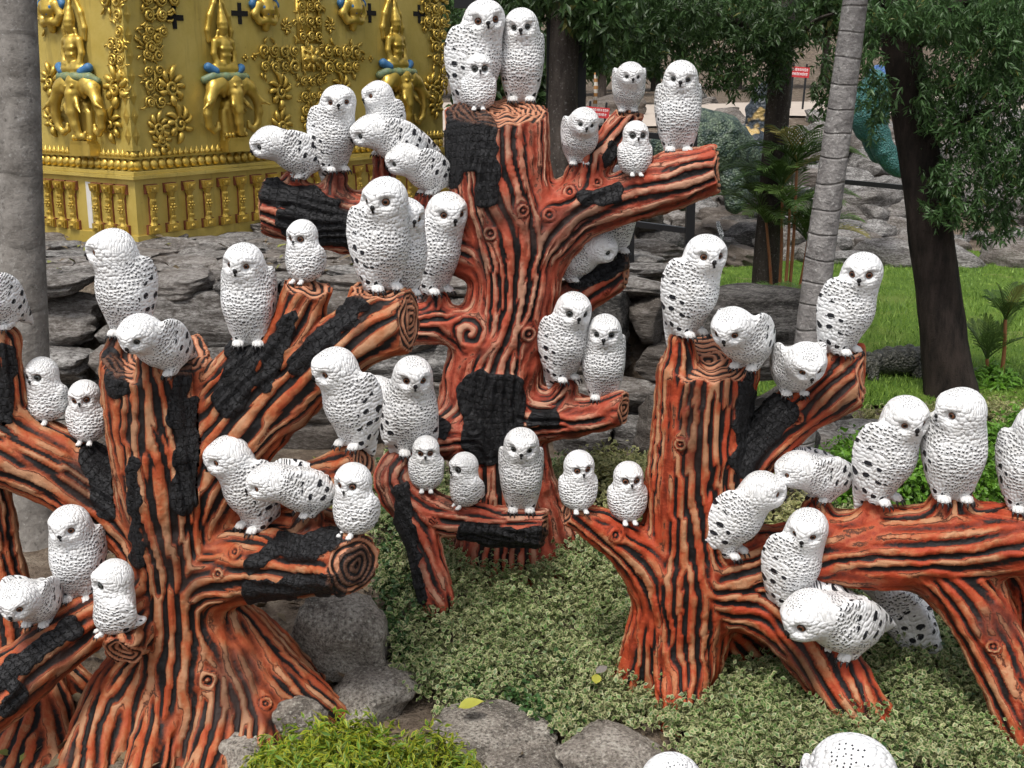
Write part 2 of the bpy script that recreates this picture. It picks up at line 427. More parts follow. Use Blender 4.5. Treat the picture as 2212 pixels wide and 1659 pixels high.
# rocky slope beyond the lawn
slope = empty('rock_slope', (5, 28, 1)); tag(slope, 'bank of big pale and grey rocks beyond the lawn', 'rock bank')
off = Vector((5, 28, 1))
placed = 0; YT = np.arange(17, 46, 0.5)
for k in range(2200):
    px_, py_ = rr_.uniform(1230, 2320), rr_.uniform(215, 580)
    # walk along the ray to the terrain
    d = ray(px_, py_); hit = None
    q = CAM + d[None] * (YT / d[1])[:, None]; w = np.nonzero(q[:, 2] < terr(q[:, 0], q[:, 1]))[0]
    if len(w): hit = q[w[0]]
    if hit is None or placed >= 290: continue
    if inpoly(hit[None, :2], np.array(LAWN))[0] and hit[1] < 20.2 and hit[0] > 3.2: continue
    if 31.5 < hit[1] < 44 and hit[0] < 12 and rr_.random() < 0.88: continue
    s = rr_.uniform(0.4, 1.15) * (1.0 if hit[1] < 24 else 1.2)
    dk = hit[0] < 5.2 and hit[1] < 25
    rock('dark' if (dk and rr_.random() < 0.65) or rr_.random() < 0.12 else rr_.choice(('boulder', 'slab')), Vector((hit[0], hit[1], float(terr(hit[0], hit[1])) + s * 0.12)) - off,
         (s * rr_.uniform(1.1, 1.8), s, s * rr_.uniform(0.45, 0.8)), rr_.uniform(0, 6), (rr_.uniform(-.25, .25), rr_.uniform(-.25, .25)), slope)
    placed += 1
# single boulders and slabs among the plants
def boulder(label, px_, py_, z, wpx, hpx, depth, i, rz=0.0, kind='granite'):
    p = PZ(px_, py_, z); m = mpp(p)
    o = rock(kind, p, (wpx * m, depth, hpx * m), rz, (0, 0), None, i, 'boulder'); tag(o, label, 'boulder'); return o
boulder('rounded brown granite boulder behind the roots of the left tree', 728, 1372, 0.32, 235, 200, 0.6, 0)
boulder('flat speckled stone slab at the bottom centre with a yellow leaf on it', 1060, 1600, 0.02, 300, 90, 0.7, 1, 0.2)
boulder('low stone slab in the middle of the bottom edge', 1150, 1668, -0.02, 240, 90, 0.5, 2, 0.9)
boulder('pointed speckled stone at the bottom edge beside the owl crown', 1325, 1640, 0.04, 250, 110, 0.6, 3, -0.3)
boulder('small grey stone against the right root of the left tree', 650, 1560, 0.10, 130, 110, 0.35, 3)
boulder('low tan stone between the left tree and the ground cover', 800, 1500, 0.06, 240, 120, 0.6, 0, 1.2)
boulder('stone at the bottom edge in front of the left roots', 540, 1640, 0.0, 170, 120, 0.5, 2, 0.8)

# ================================================================ leafy ground cover
def leaf_cloud(name, pos, nrm, L, Wd, mat, tilt=0.6, seed=0, fold=0.25, bend=0.15, sizevar=0.35, parent=None, rich=False):
    """one rim-and-centre leaf at each point; 'rim' runs 0..1 from the midrib to the edge, 'rnd' is random for each leaf"""
    r = np.random.default_rng(seed); n = len(pos)
    d = r.standard_normal((n, 3)); nn = nrm + tilt * r.standard_normal((n, 3)); nn /= np.linalg.norm(nn, axis=1, keepdims=True)
    a = np.cross(nn, d); a /= np.maximum(np.linalg.norm(a, axis=1, keepdims=True), 1e-6); b = np.cross(nn, a)
    s = (1 - sizevar) + sizevar * 2 * r.random(n)
    prof = np.array([(0.0, 0.0, 0), (0.45, 1.05, 1), (1.0, 0.0, 1), (0.45, -1.05, 1), (0.5, 0.0, 0)])
    V = np.zeros((n, 5, 3), np.float32)
    for k, (t, w, e) in enumerate(prof):
        V[:, k] = pos + (a * ((t - 0.0) * L) + b * (w * Wd / 2) + nn * (abs(w) * fold * Wd - bend * L * t * t)) * s[:, None]
    F = np.array([(4, 0, 1), (4, 1, 2), (4, 2, 3), (4, 3, 0)])[None] + (np.arange(n) * 5)[:, None, None]
    me = mesh_np(name, V.reshape(-1, 3), F.reshape(-1, 3), True, mat)
    rim = np.tile(np.array([0.7, 1, 1, 1, 0.0]), n); ln = vnoise(np.asarray(pos) * 2.2, seed + 3) * 0.5 + 0.5; rn = np.repeat(np.clip(0.62 * r.random(n) + 0.38 * ln ** 0.8, 0, 1) if rich else r.random(n), 5); r2 = np.repeat(0.55 * r.random(n) + 0.45 * (vnoise(np.asarray(pos) * 4.1, seed + 6) * 0.5 + 0.5), 5)
    attr(me, 'leaf', np.stack((rim, rn, r2), -1))
    return link(name, me, parent)
def mat_leaf(name, centre, rimc, rimlo, rimhi, alt=None, altp=0.1, rough=0.45, trans=0.25):
    m = NT(name); a = m.sep(m.attr('leaf'))
    e = m.ramp(m.math('ADD', a[0], m.math('MULTIPLY', m.math('SUBTRACT', a[1], 0.5), 0.5)), [(rimlo, 0.0), (rimhi, 1.0)])
    cc = m.mix(a[2], tuple(x * 0.55 for x in centre) + (1,), tuple(min(1, x * 1.45) for x in centre) + (1,))
    c = m.mix(e, cc, m.mix(a[2], tuple(x * 0.7 for x in rimc) + (1,), tuple(rimc) + (1,)))
    if alt: c = m.mix(m.math('GREATER_THAN', a[1], 1 - altp), c, tuple(alt) + (1,))
    m.fin(c, rough, 0, 0.4)
    if trans:
        t = m.n('BsdfTranslucent'); m.l(c, t.inputs['Color']); x = m.n('MixShader'); x.inputs[0].default_value = trans
        out = m.t.nodes['Material Output']; m.l(m.b.outputs[0], x.inputs[1]); m.l(t.outputs[0], x.inputs[2]); m.l(x.outputs[0], out.inputs['Surface'])
    return m.m
MAT['varieg'] = mat_leaf('cream_edged_leaves', (0.080, 0.160, 0.036), (0.58, 0.56, 0.30), 0.40, 1.0, (0.33, 0.13, 0.11), 0.006)
MAT['clover'] = mat_leaf('plain_green_leaves', (0.038, 0.095, 0.024), (0.055, 0.12, 0.03), 0.3, 1.2)
MAT['lime'] = mat_leaf('lime_yellow_leaves', (0.075, 0.165, 0.016), (0.40, 0.41, 0.028), 0.40, 0.95)
MAT['hedge_green'] = mat_leaf('bright_green_leaves', (0.10, 0.24, 0.022), (0.16, 0.33, 0.03), 0.3, 1.2)
MAT['cream_hedge'] = mat_leaf('pale_cream_leaves', (0.16, 0.19, 0.06), (0.50, 0.47, 0.22), 0.3, 0.9)
def sprigs(r, base, nrm, nleaf, length, leafstep, lean=0.8):
    """leaf positions along little stems rising from base points"""
    n = len(base); d = nrm + lean * r.standard_normal((n, 3)); d[:, 2] = np.abs(d[:, 2]) * 0.6 + 0.25; d /= np.linalg.norm(d, axis=1, keepdims=True)
    t = (np.arange(nleaf) + 0.5) / nleaf * length
    bend = r.standard_normal((n, 3)) * 0.35
    pos = base[:, None] + d[:, None] * t[None, :, None] + bend[:, None] * (t ** 2)[None, :, None] / length * 0.6
    pos += r.standard_normal(pos.shape) * leafstep
    nn = d[:, None] * 0.8 + r.standard_normal(pos.shape) * 0.5 + np.array((0, -0.15, 0.55))
    return pos.reshape(-1, 3), nn.reshape(-1, 3)
COVER = np.array([(795, 1385), (850, 1470), (960, 1545), (1110, 1525), (1160, 1585), (1230, 1600), (1420, 1560), (1490, 1690), (2330, 1690), (2330, 1120), (1900, 1060), (1600, 1010), (1250, 1030), (980, 1060), (830, 1010), (790, 1120), (830, 1230)], float)
def cover_h(x, y): return 0.02 + 0.13 * (vnoise(np.stack((np.asarray(x) * 1.6, np.asarray(y) * 1.6, np.zeros_like(x)), -1), 3) + 1) * 0.5 + 0.05 * vnoise(np.stack((np.asarray(x) * 5, np.asarray(y) * 5, np.zeros_like(x)), -1), 4)
def ground_cover():
    r = np.random.default_rng(21); N = 15500
    x = r.uniform(-1.3, 4.6, N * 3); y = r.uniform(5.75, 10.4, N * 3); z = terr(x, y) + 0.05
    p = np.stack((x, y, z), -1); q = pix(p); jit = q + r.standard_normal(q.shape) * 10
    k = inpoly(jit, COVER) & (q[:, 0] < 2330); p = p[k][:N]
    zt = cover_h(p[:, 0], p[:, 1]); p[:, 2] += zt * r.uniform(0.35, 1.0, len(p)) + np.where(r.random(len(p)) < 0.05, r.uniform(0.03, 0.10, len(p)), 0)
    nrm = np.tile(np.array((0, 0, 1.0)), (len(p), 1))
    clover = vnoise(np.stack((p[:, 0] * 1.1, p[:, 1] * 1.1, np.zeros(len(p))), -1), 8) + 0.5 * (p[:, 0] > 1.7)
    a = clover + 0.35 * r.standard_normal(len(p)) > 0.62
    pos, nn = sprigs(r, p[~a], nrm[~a], 9, 0.11, 0.010)
    tag(leaf_cloud('ground_cover', pos, nn, 0.036, 0.024, MAT['varieg'], 0.5, 1, rich=True), 'low cream-edged shrub carpet between the carved trees', 'ground cover', kind='stuff')
    pos, nn = sprigs(r, p[a], nrm[a], 8, 0.09, 0.012)
    tag(leaf_cloud('ground_cover', pos, nn, 0.030, 0.024, MAT['clover'], 0.4, 2), 'plain green low plants mixed into the cream-edged carpet', 'ground cover', kind='stuff')
ground_cover()
def leafy_bush(name, label, cat, cx, cy, rx, ry, rz_, z0, n, L, Wd, mat, seed, nleaf=8, slen=0.16, stem=True):
    r = np.random.default_rng(seed); root = empty(name, (cx, cy, z0)); tag(root, label, cat)
    th = r.uniform(0, 2 * math.pi, n); ph = np.arccos(r.uniform(0.0, 1, n)); k = r.uniform(0.72, 1.0, n) * (1 + 0.18 * vnoise(np.stack((np.cos(th) * 2, np.sin(th) * 2, ph * 2), -1), seed))
    nrm = np.stack((np.cos(th) * np.sin(ph), np.sin(th) * np.sin(ph), np.cos(ph)), -1)
    base = nrm * np.array((rx, ry, rz_)) * k[:, None]
    pos, nn = sprigs(r, base, nrm * 1.2, nleaf, slen, 0.012, 0.5)
    leaf_cloud('foliage', pos, nn, L, Wd, mat, 0.5, seed, parent=root)
    b = MB()
    for s in range(9):
        a = s * 0.7; b.tube([(0.1 * math.cos(a), 0.1 * math.sin(a), -0.05), (rx * 0.35 * math.cos(a), ry * 0.35 * math.sin(a), rz_ * 0.5), (rx * 0.7 * math.cos(a), ry * 0.7 * math.sin(a), rz_ * 0.85)], [0.012, 0.009, 0.004], 5)
    b.build('stem', MAT['twig'], root)
    return root
MAT['twig'] = NT('brown_twig').fin((0.07, 0.045, 0.03), 0.9)
leafy_bush('lime_shrub', 'lime yellow leafy shrub at the bottom edge before the stone slab', 'shrub', -0.93, 5.56, 0.46, 0.38, 0.38, 0.0, 1000, 0.062, 0.017, MAT['lime'], 31, 8, 0.13)
leafy_bush('lime_shrub', 'small lime tuft at the bottom edge beside the larger lime shrub', 'shrub', -0.42, 5.72, 0.22, 0.22, 0.26, 0.02, 260, 0.058, 0.016, MAT['lime'], 32, 8, 0.11)
for k, (x, y, rx, h_, lb) in enumerate(((3.05, 9.0, 0.75, 0.55, 'bright green bush behind the arching branch, beside the palm trunk'), (4.05, 9.1, 0.85, 0.60, 'bright green bush behind the arching branch at the right edge'))):
    leafy_bush('green_shrub', lb, 'shrub', x, y, rx, 0.6, h_, float(terr(x, y)) - 0.05, 1500, 0.045, 0.028, MAT['hedge_green'], 41 + k, 8, 0.15)
for k, (px_, py_, Y, w, lb) in enumerate(((1960, 925, 10.9, 0.55, 'pale cream bush at the foot of the big dark trunk'), (2130, 905, 11.1, 0.75, 'pale cream bush right of the big dark trunk'), (1655, 1060, 8.3, 0.30, 'pale cream bush just right of the sculpted right trunk'), (1320, 1030, 8.6, 0.45, 'cream bush between the middle tree and the right tree'))):
    p = P(px_, py_, Y); leafy_bush('cream_shrub', lb, 'shrub', p[0], p[1], w, 0.45, 0.34, p[2] - 0.22, int(700 * w / 0.5), 0.040, 0.022, MAT['cream_hedge'], 51 + k, 7, 0.12)

# dry leaf litter on bare ground and on the terrace stones
def litter():
    r = np.random.default_rng(77); p = []
    for x0, x1, y0, y1, n in ((-2.9, -0.6, 5.6, 9.8, 620), (-5, 1, 11.2, 13.6, 130), (-1.0, 1.2, 5.7, 6.4, 60)): p.append(np.stack((r.uniform(x0, x1, n), r.uniform(y0, y1, n)), -1))
    p = np.concatenate(p); z = np.where(p[:, 1] > 10.9, 1.92, terr(p[:, 0], p[:, 1]) + 0.045)
    pos = np.c_[p, z]; m = mat_leaf('dry_leaf_litter', (0.13, 0.095, 0.055), (0.17, 0.13, 0.075), 0.2, 1.2, (0.20, 0.21, 0.05), 0.22, 0.7, 0.0)
    tag(leaf_cloud('leaf_litter', pos, np.tile(np.array((0, 0, 1.0)), (len(p), 1)), 0.10, 0.045, m, 0.35, 9, 0.2, 0.1), 'dry brown and olive leaves scattered on the soil and stones', 'leaf litter', kind='stuff')
litter()
# fallen leaves
def fallen_leaf(label, px_, py_, z, L, rz, colr):
    b = []; f = []; n = 7
    for i in range(n):
        t = i / (n - 1); w = 0.30 * math.sin(math.pi * t ** 0.8) * L
        for s in (-1, 0, 1): b.append((t * L - L / 2, s * w, 0.05 * L * abs(s) + 0.10 * L * math.sin(t * 3)))
    for i in range(n - 1):
        for s in (0, 1): f.append((i * 3 + s, i * 3 + s + 1, i * 3 + s + 4, i * 3 + s + 3))
    o = link('fallen_leaf', mesh_py('fallen_leaf', b, f, True, MAT['leaf_' + colr])); o.location = PZ(px_, py_, z); o.rotation_euler = (0.15, -0.1, rz)
    tag(o, label, 'fallen leaf', 'fallen leaves')
for nm, c in (('yellow', (0.36, 0.36, 0.05)), ('olive', (0.16, 0.17, 0.05)), ('brown', (0.17, 0.12, 0.075)), ('grey', (0.20, 0.18, 0.16))):
    m = NT('dry_leaf_' + nm); MAT['leaf_' + nm] = m.fin(m.mix(m.noise(30, 3, 0.6, m.obj()), tuple(x * 0.7 for x in c) + (1,), c + (1,)), 0.6)
fallen_leaf('yellow fallen leaf lying on the bottom stone slab', 1018, 1524, 0.22, 0.15, 0.3, 'yellow')
fallen_leaf('yellow fallen leaf standing in the cream-edged carpet near the right trunk', 1288, 1468, 0.24, 0.10, 1.4, 'yellow')
fallen_leaf('grey curled dead leaf in the carpet near the right trunk', 1300, 1448, 0.26, 0.10, 0.8, 'grey')
fallen_leaf('olive fallen leaf on bare soil right of the left tree root', 790, 1450, 0.15, 0.12, 0.5, 'olive')
fallen_leaf('brown fallen leaf on bare soil right of the left tree root', 740, 1458, 0.15, 0.13, 2.2, 'brown')
fallen_leaf('olive fallen leaf on the root of the left tree', 575, 1595, 0.16, 0.08, 0.1, 'olive')
fallen_leaf('brown dead leaf beside the small grey stone', 690, 1590, 0.08, 0.14, 1.3, 'brown')
fallen_leaf('olive fallen leaf on the sawn face of the left stump', 352, 792, 1.98, 0.06, 0.2, 'olive')
# ================================================================ gold tower
def mat_gold(name, c0, c1, metal=0.55, rough=0.40):
    m = NT(name); o = m.n('NewGeometry').outputs['Position']
    n1 = m.noise(2.2, 4, 0.65, o); n2 = m.noise(26, 3, 0.6, o)
    st = m.noise(3.0, 3, 0.6, m.mapv(o, (3.2, 3.2, 0.35)))
    c = m.mix(m.ramp(n1, [(0.3, 0.0), (0.7, 1.0)]), c0 + (1,), c1 + (1,))
    c = m.mix(m.ramp(st, [(0.56, 0.0), (0.75, 0.35)]), c, (0.16, 0.11, 0.03, 1))
    c = m.mix(m.ramp(n2, [(0.66, 0.0), (0.74, 0.5)]), c, (0.24, 0.15, 0.05, 1))
    m.bump(m.math('ADD', n1, m.math('MULTIPLY', n2, 0.5)), 0.35, 0.012)
    return m.fin(c, m.math('ADD', rough - 0.1, m.math('MULTIPLY', n2, 0.25)), metal)
MAT['gold_wall'] = mat_gold('weathered_gold_wall', (0.50, 0.365, 0.072), (0.62, 0.480, 0.135), 0.32, 0.42)
MAT['gold'] = mat_gold('gold_relief', (0.50, 0.335, 0.052), (0.66, 0.47, 0.110), 0.66, 0.34)
MAT['red_brown'] = NT('red_brown_paint').fin((0.20, 0.060, 0.028), 0.55)
MAT['blue'] = (lambda m: m.fin(m.mix(m.noise(20, 3, 0.6, m.obj()), (0.025, 0.10, 0.24, 1), (0.06, 0.20, 0.38, 1)), 0.5))(NT('faded_blue_paint'))
MAT['teal'] = (lambda m: m.fin(m.mix(m.noise(20, 3, 0.6, m.obj()), (0.03, 0.17, 0.15, 1), (0.30, 0.25, 0.06, 1)), 0.5))(NT('teal_and_gold_paint'))
MAT['hole'] = NT('dark_opening').fin((0.006, 0.005, 0.004), 1.0)
MAT['plaster'] = NT('bare_white_plaster').fin((0.62, 0.60, 0.56), 0.9)
C0 = P(300, 520, 13.5); UR = np.array((0.566, 0.824, 0.0)); UR /= np.linalg.norm(UR); UL = np.array((UR[1], -UR[0], 0.0))
NR = np.array((UR[1], -UR[0], 0.0)); NL = -UR
WR, WL, WH = 5.55, 1.80, 5.0
tower = empty('gold_tower', C0); tag(tower, 'golden tower base covered with reliefs of elephants and seated figures', 'tower')
def face_matrix(side):
    X = Vector(UR if side == 'R' else UL); Yv = -Vector(NR if side == 'R' else NL)
    return Matrix(((X.x, Yv.x, 0), (X.y, Yv.y, 0), (0, 0, 1)))
FMAT = {s: face_matrix(s) for s in 'RL'}
def onface(px_, py_, side, out=0.0):
    n = NR if side == 'R' else NL; q = C0 + n * out; d = ray(px_, py_)
    t = ((q - CAM) @ n) / (d @ n); return CAM + d * t
def tput(name, me, p, side, parent=None, s=1.0):
    o = bpy.data.objects.new(name, me); col.objects.link(o); o.parent = parent or tower
    L = Vector(p) - Vector(C0)
    o.matrix_local = Matrix.Translation(L) @ FMAT[side].to_4x4() @ Matrix.Diagonal((s if not hasattr(s, '__len__') else s[0], s if not hasattr(s, '__len__') else s[1], s if not hasattr(s, '__len__') else s[2], 1))
    return o
def prism(t0, t1, z0, z1, d, side, depth=0.5):
    """a block on a face: from t0 to t1 along it, standing d proud of the wall"""
    b = MB(); u = UR if side == 'R' else UL; n = NR if side == 'R' else NL
    pts = []
    for z_ in (z0, z1):
        for t_, o_ in ((t0, d), (t1, d), (t1, -depth), (t0, -depth)): pts.append(u * t_ + n * o_ + np.array((0, 0, z_)))
    b.add(pts, [(3, 2, 1, 0), (4, 5, 6, 7), (0, 1, 5, 4), (1, 2, 6, 5), (2, 3, 7, 6), (3, 0, 4, 7)]); return b
def ring(z0, z1, d, name, mat):
    """a course that runs round the corner on both faces"""
    b = MB(); pts = []
    a = -UL * WL
    q = [a + NL * d, UL * d + NR * 0 + NL * d, UR * WR + NR * d, UR * WR - NR * 1.2, a - NL * 1.2 + UR * 0]
    q[1] = NL * d + NR * d
    for z_ in (z0, z1): pts += [p_ + np.array((0, 0, z_)) for p_ in q]
    n = len(q); b.add(pts, [tuple(range(n - 1, -1, -1)), tuple(range(n, 2 * n))] + [(k, (k + 1) % n, n + (k + 1) % n, n + k) for k in range(n)])
    return b.build(name, mat, tower)
ring(0.0, 0.66, 0.0, 'plinth', MAT['gold_wall']); ring(-0.4, 0.05, 0.03, 'footing', MAT['gold_wall'])
ring(0.663, 0.70, 0.05, 'ledge', MAT['gold_wall']); ring(0.703, 0.74, 0.02, 'ledge', MAT['gold_wall']); ring(0.743, WH, -0.06, 'wall', MAT['gold_wall'])
ring(WH + 0.003, WH + 0.12, 0.10, 'cornice', MAT['gold_wall']); ring(WH + 0.123, WH + 0.9, -0.3, 'upper_tier', MAT['gold_wall']); ring(WH + 0.903, WH + 1.0, -0.15, 'cornice', MAT['gold_wall'])
# --- shared pieces (X along the wall, -Y out of it, Z up)
def shell(prof, n=8):
    """petal: outline (half width, z, bulge) swept over a half round"""
    v, f = [], []
    for w, z_, d in prof:
        for k in range(n + 1):
            a = math.pi * k / n; v.append((-w * math.cos(a), -d * math.sin(a), z_))
    m = len(prof)
    for i in range(m - 1):
        for k in range(n): f.append((i * (n + 1) + k, i * (n + 1) + k + 1, (i + 1) * (n + 1) + k + 1, (i + 1) * (n + 1) + k))
    return v, f
petal = MB(); petal.add(*shell([(0.004, 0.0, 0.005), (0.038, 0.02, 0.045), (0.054, 0.055, 0.055), (0.050, 0.09, 0.04), (0.03, 0.115, 0.02), (0.002, 0.13, 0.004)])); petal = petal.mesh('petal', True, MAT['gold'])
crest = MB(); crest.add(*shell([(0.034, 0.0, 0.03), (0.038, 0.02, 0.034), (0.026, 0.045, 0.022), (0.012, 0.065, 0.012), (0.002, 0.085, 0.002)], 6)); crest.ball((0, -0.028, 0.022), (0.013, 0.012, 0.013), 5); crest = crest.mesh('crest_leaf', True, MAT['gold'])
bal = MB()
bal.box((0, -0.03, 0.075), (0.155, 0.06, 0.09)); bal.box((0, -0.035, 0.075), (0.115, 0.075, 0.058)); bal.ball((0, -0.07, 0.075), (0.035, 0.02, 0.022), 6)
bal.lathe([(0.050, 0.12), (0.036, 0.15), (0.030, 0.19), (0.036, 0.24), (0.030, 0.30), (0.036, 0.36), (0.03, 0.41), (0.045, 0.45), (0.060, 0.48)], (0, -0.02, 0), 8)
for k in range(6):
    a = k * math.pi / 3; bal.ball((0.034 * math.cos(a), -0.058, 0.30 + 0.034 * math.sin(a)), (0.017, 0.014, 0.017), 5)
bal.ball((0, -0.066, 0.30), (0.014, 0.014, 0.014), 5)
for z_ in (0.19, 0.39): 
    for s in (-1, 0, 1): bal.ball((s * 0.024, -0.05, z_), (0.015, 0.014, 0.026), 5)
bal.box((0, -0.03, 0.52), (0.13, 0.06, 0.085), None, 1.25); bal.box((0, -0.045, 0.515), (0.085, 0.07, 0.05), None, 1.2); bal.ball((0, -0.08, 0.52), (0.025, 0.015, 0.022), 5)
bal = bal.mesh('baluster', False, MAT['gold'])
bak = MB(); bak.box((0, -0.012, 0.078), (0.168, 0.03, 0.104)); bak.box((0, -0.012, 0.52), (0.172, 0.03, 0.104)); bak.box((0, -0.008, 0.30), (0.074, 0.02, 0.36)); bak = bak.mesh('baluster_backing', False, MAT['red_brown'])
def along(side, t, z_, out=0.0): return C0 + (UR * t if side == 'R' else -UL * t) + (NR if side == 'R' else NL) * out + np.array((0, 0, z_))
for side, Lw in (('R', WR), ('L', WL)):
    t = 0.20
    while t < Lw - 0.05:
        if not (side == 'L' and 0.72 < t < 0.86):
            o = tput('baluster', bal, along(side, t, 0.028, 0.002), side); link('backing', bak, o)
        t += 0.262 if side == 'R' else 0.215
    t = 0.09
    while t < Lw - 0.04: tput('petal', petal, along(side, t, 0.744, -0.058), side); t += 0.112
    t = 0.07
    while t < Lw - 0.03: tput('crest_leaf', crest, along(side, t, 0.895, -0.058), side); t += 0.080
    prism(0.03 if side == 'R' else -Lw, Lw if side == 'R' else -0.03, 0.872, 0.893, -0.022 if side == 'R' else -0.0235, side, 0.06).build('bead_course', MAT['gold'], tower)
prism(-0.84, -0.76, 0.08, 0.60, 0.004, 'L', 0.02).build('bare_plaster_strip', MAT['plaster'], tower)
# corner strip with diamonds
cs = MB(); a = 0.11
for u, s in ((UR, 1), (-UL, -1)): pass
prism(0.035, 0.15, 0.96, WH, -0.035, 'R', 0.045).build('corner_strip', MAT['gold_wall'], tower); prism(-0.15, -0.0355, 0.96, WH, -0.0355, 'L', 0.045).build('corner_strip', MAT['gold_wall'], tower)
dia = MB()
for s in (1.0, 0.6):
    dia.add([(0, -0.011 * (2 - s), 0), (0.05 * s, -0.004, 0), (0, -0.004, 0.10 * s), (-0.05 * s, -0.004, 0), (0, -0.004, -0.10 * s)], [(0, 1, 2), (0, 2, 3), (0, 3, 4), (0, 4, 1)])
dia = dia.mesh('diamond', False, MAT['gold'])
for side in 'RL':
    for k in range(9): tput('diamond', dia, along(side, 0.093, 1.12 + 0.21 * k, -0.034), side, None, 1.0)
# scroll work
def spiral(b, cx, cz, r, turns=1.6, sgn=1, a0=0.0, rad=0.2, y0=-0.02, n=16):
    pts, rr = [], []
    for i in range(n + 1):
        t = i / n; q = r * (1 - 0.86 * t); an = a0 + sgn * turns * 2 * math.pi * t
        pts.append((cx + q * math.cos(an), y0 - 0.35 * r * t, cz + q * math.sin(an))); rr.append(r * rad * (0.55 + 0.6 * math.sin(math.pi * min(1, t * 1.15))) + 0.002)
    b.tube(pts, rr, 6, True, 1.0, (0, 1, 0)); b.ball((cx, y0 - 0.3 * r, cz), (r * 0.14, r * 0.14, r * 0.14), 5)
def flame(b, x, z_, ang, L, w, curl=0.6, y0=-0.015):
    pts, rr = [], []
    for i in range(7):
        t = i / 6; an = ang + curl * t * t * 1.6
        q = (pts[-1][0] + math.cos(an) * L / 6, pts[-1][2] + math.sin(an) * L / 6) if pts else (x, z_)
        pts.append((q[0], y0 - 0.25 * w * math.sin(math.pi * t), q[1])); rr.append(max(0.002, w * math.sin(math.pi * (0.12 + 0.86 * t)) ** 0.9 * 0.5))
    b.tube(pts, rr, 6, True, 1.0, (0, 1, 0))
def rosette(seed):
    r = random.Random(seed); b = MB(); sg = 1 if seed % 2 else -1
    spiral(b, 0, 0.02, 0.10, 1.5, sg, 0.5); spiral(b, -sg * 0.10, -0.07, 0.055, 1.3, -sg, 2.0)
    for k, (an, L) in enumerate(((90, 0.24), (130, 0.18), (50, 0.18), (165, 0.15), (15, 0.16), (-30, 0.16), (210, 0.13))):
        an = R(an); flame(b, 0.07 * math.cos(an), 0.02 + 0.07 * math.sin(an), an, L * 1.0, 0.075, 0.8 * sg)
    flame(b, 0, -0.06, R(-90), 0.16, 0.09, -0.5 * sg)
    return b.mesh('flame_ornament', True, MAT['gold'])
ROS = [rosette(k) for k in range(4)]
for i, (x, y, s, sd) in enumerate(((367, 193, 0.95, 'R'), (386, 272, 0.95, 'R'), (340, 280, 0.75, 'R'), (604, 203, 0.95, 'R'), (606, 275, 0.9, 'R'), (736, 195, 0.85, 'R'), (930, 195, 0.9, 'R'), (940, 232, 0.8, 'R'), (347, 308, 0.7, 'R'), (255, 195, 1.0, 'L'), (243, 275, 0.85, 'L'), (113, 180, 0.85, 'L'), (118, 262, 0.85, 'L'), (745, 270, 0.8, 'R'),
                                   (617, 60, 0.45, 'R'), (712, 58, 0.45, 'R'))):
    tput('flame_ornament', ROS[i % 4], onface(x, y, sd, -0.06), sd, None, s)
def scroll_panel(w, h_, seed, taper=None):
    r = random.Random(seed); b = MB()
    n = 0
    cells_x = max(1, round(w / 0.17)); cells_z = max(1, round(h_ / 0.17))
    for i in range(cells_x):
        for k in range(cells_z):
            cx = -w / 2 + (i + 0.5) * w / cells_x; cz = -h_ / 2 + (k + 0.5) * h_ / cells_z
            if taper and not taper(cx / w + 0.5, cz / h_ + 0.5): continue
            sg = 1 if (i + k) % 2 else -1; rad = 0.50 * min(w / cells_x, h_ / cells_z)
            spiral(b, cx, cz, rad * r.uniform(0.85, 1.1), r.uniform(1.6, 2.1), sg, r.uniform(0, 6), 0.17)
            for q in range(4): an = r.uniform(0, 6.3); flame(b, cx + rad * math.cos(an), cz + rad * math.sin(an), an + r.uniform(-0.4, 0.4), rad * r.uniform(0.9, 1.5), rad * 0.42, sg * 0.8)
    return b
def panel(x0, y0, x1, y1, side, seed, taper=None, frame=True, name='scroll_panel'):
    c = onface((x0 + x1) / 2, (y0 + y1) / 2, side, -0.06); a = onface(x0, (y0 + y1) / 2, side, -0.06); e = onface(x1, (y0 + y1) / 2, side, -0.06)
    w = np.linalg.norm(a - e); h_ = abs(y1 - y0) * mpp(c)
    b = scroll_panel(w, h_, seed, taper)
    if frame: b.box((0, -0.006, 0), (w, 0.012, h_))
    tput(name, b.mesh(name, True, MAT['gold']), c, side)
panel(536, 94, 645, 160, 'R', 1, lambda u, v: abs(v - 0.5) < 0.15 + 0.55 * u, False); panel(698, 96, 796, 160, 'R', 2, lambda u, v: abs(v - 0.5) < 0.7 - 0.55 * u, False)
panel(640, 0, 694, 92, 'R', 3); panel(648, 162, 700, 285, 'R', 4, None, False); panel(640, -120, 694, -4, 'R', 5)
b = MB(); b.box((0, -0.01, 0), (0.34, 0.02, 0.30)); b.box((0, -0.03, 0), (0.22, 0.03, 0.20), Matrix.Rotation(R(45), 3, 'Y')); b.ball((0, -0.06, 0), (0.05, 0.03, 0.05), 8)
for k in range(8): an = k * math.pi / 4; flame(b, 0.05 * math.cos(an), 0.05 * math.sin(an), an, 0.12, 0.05, 0.2, -0.03)
for sx in (-1, 1):
    for sz in (-1, 1): spiral(b, sx * 0.11, sz * 0.10, 0.04, 1.2, sx * sz, 0)
tput('rosette_tile', b.mesh('rosette_tile', True, MAT['gold']), onface(671, 127, 'R', -0.06), 'R')
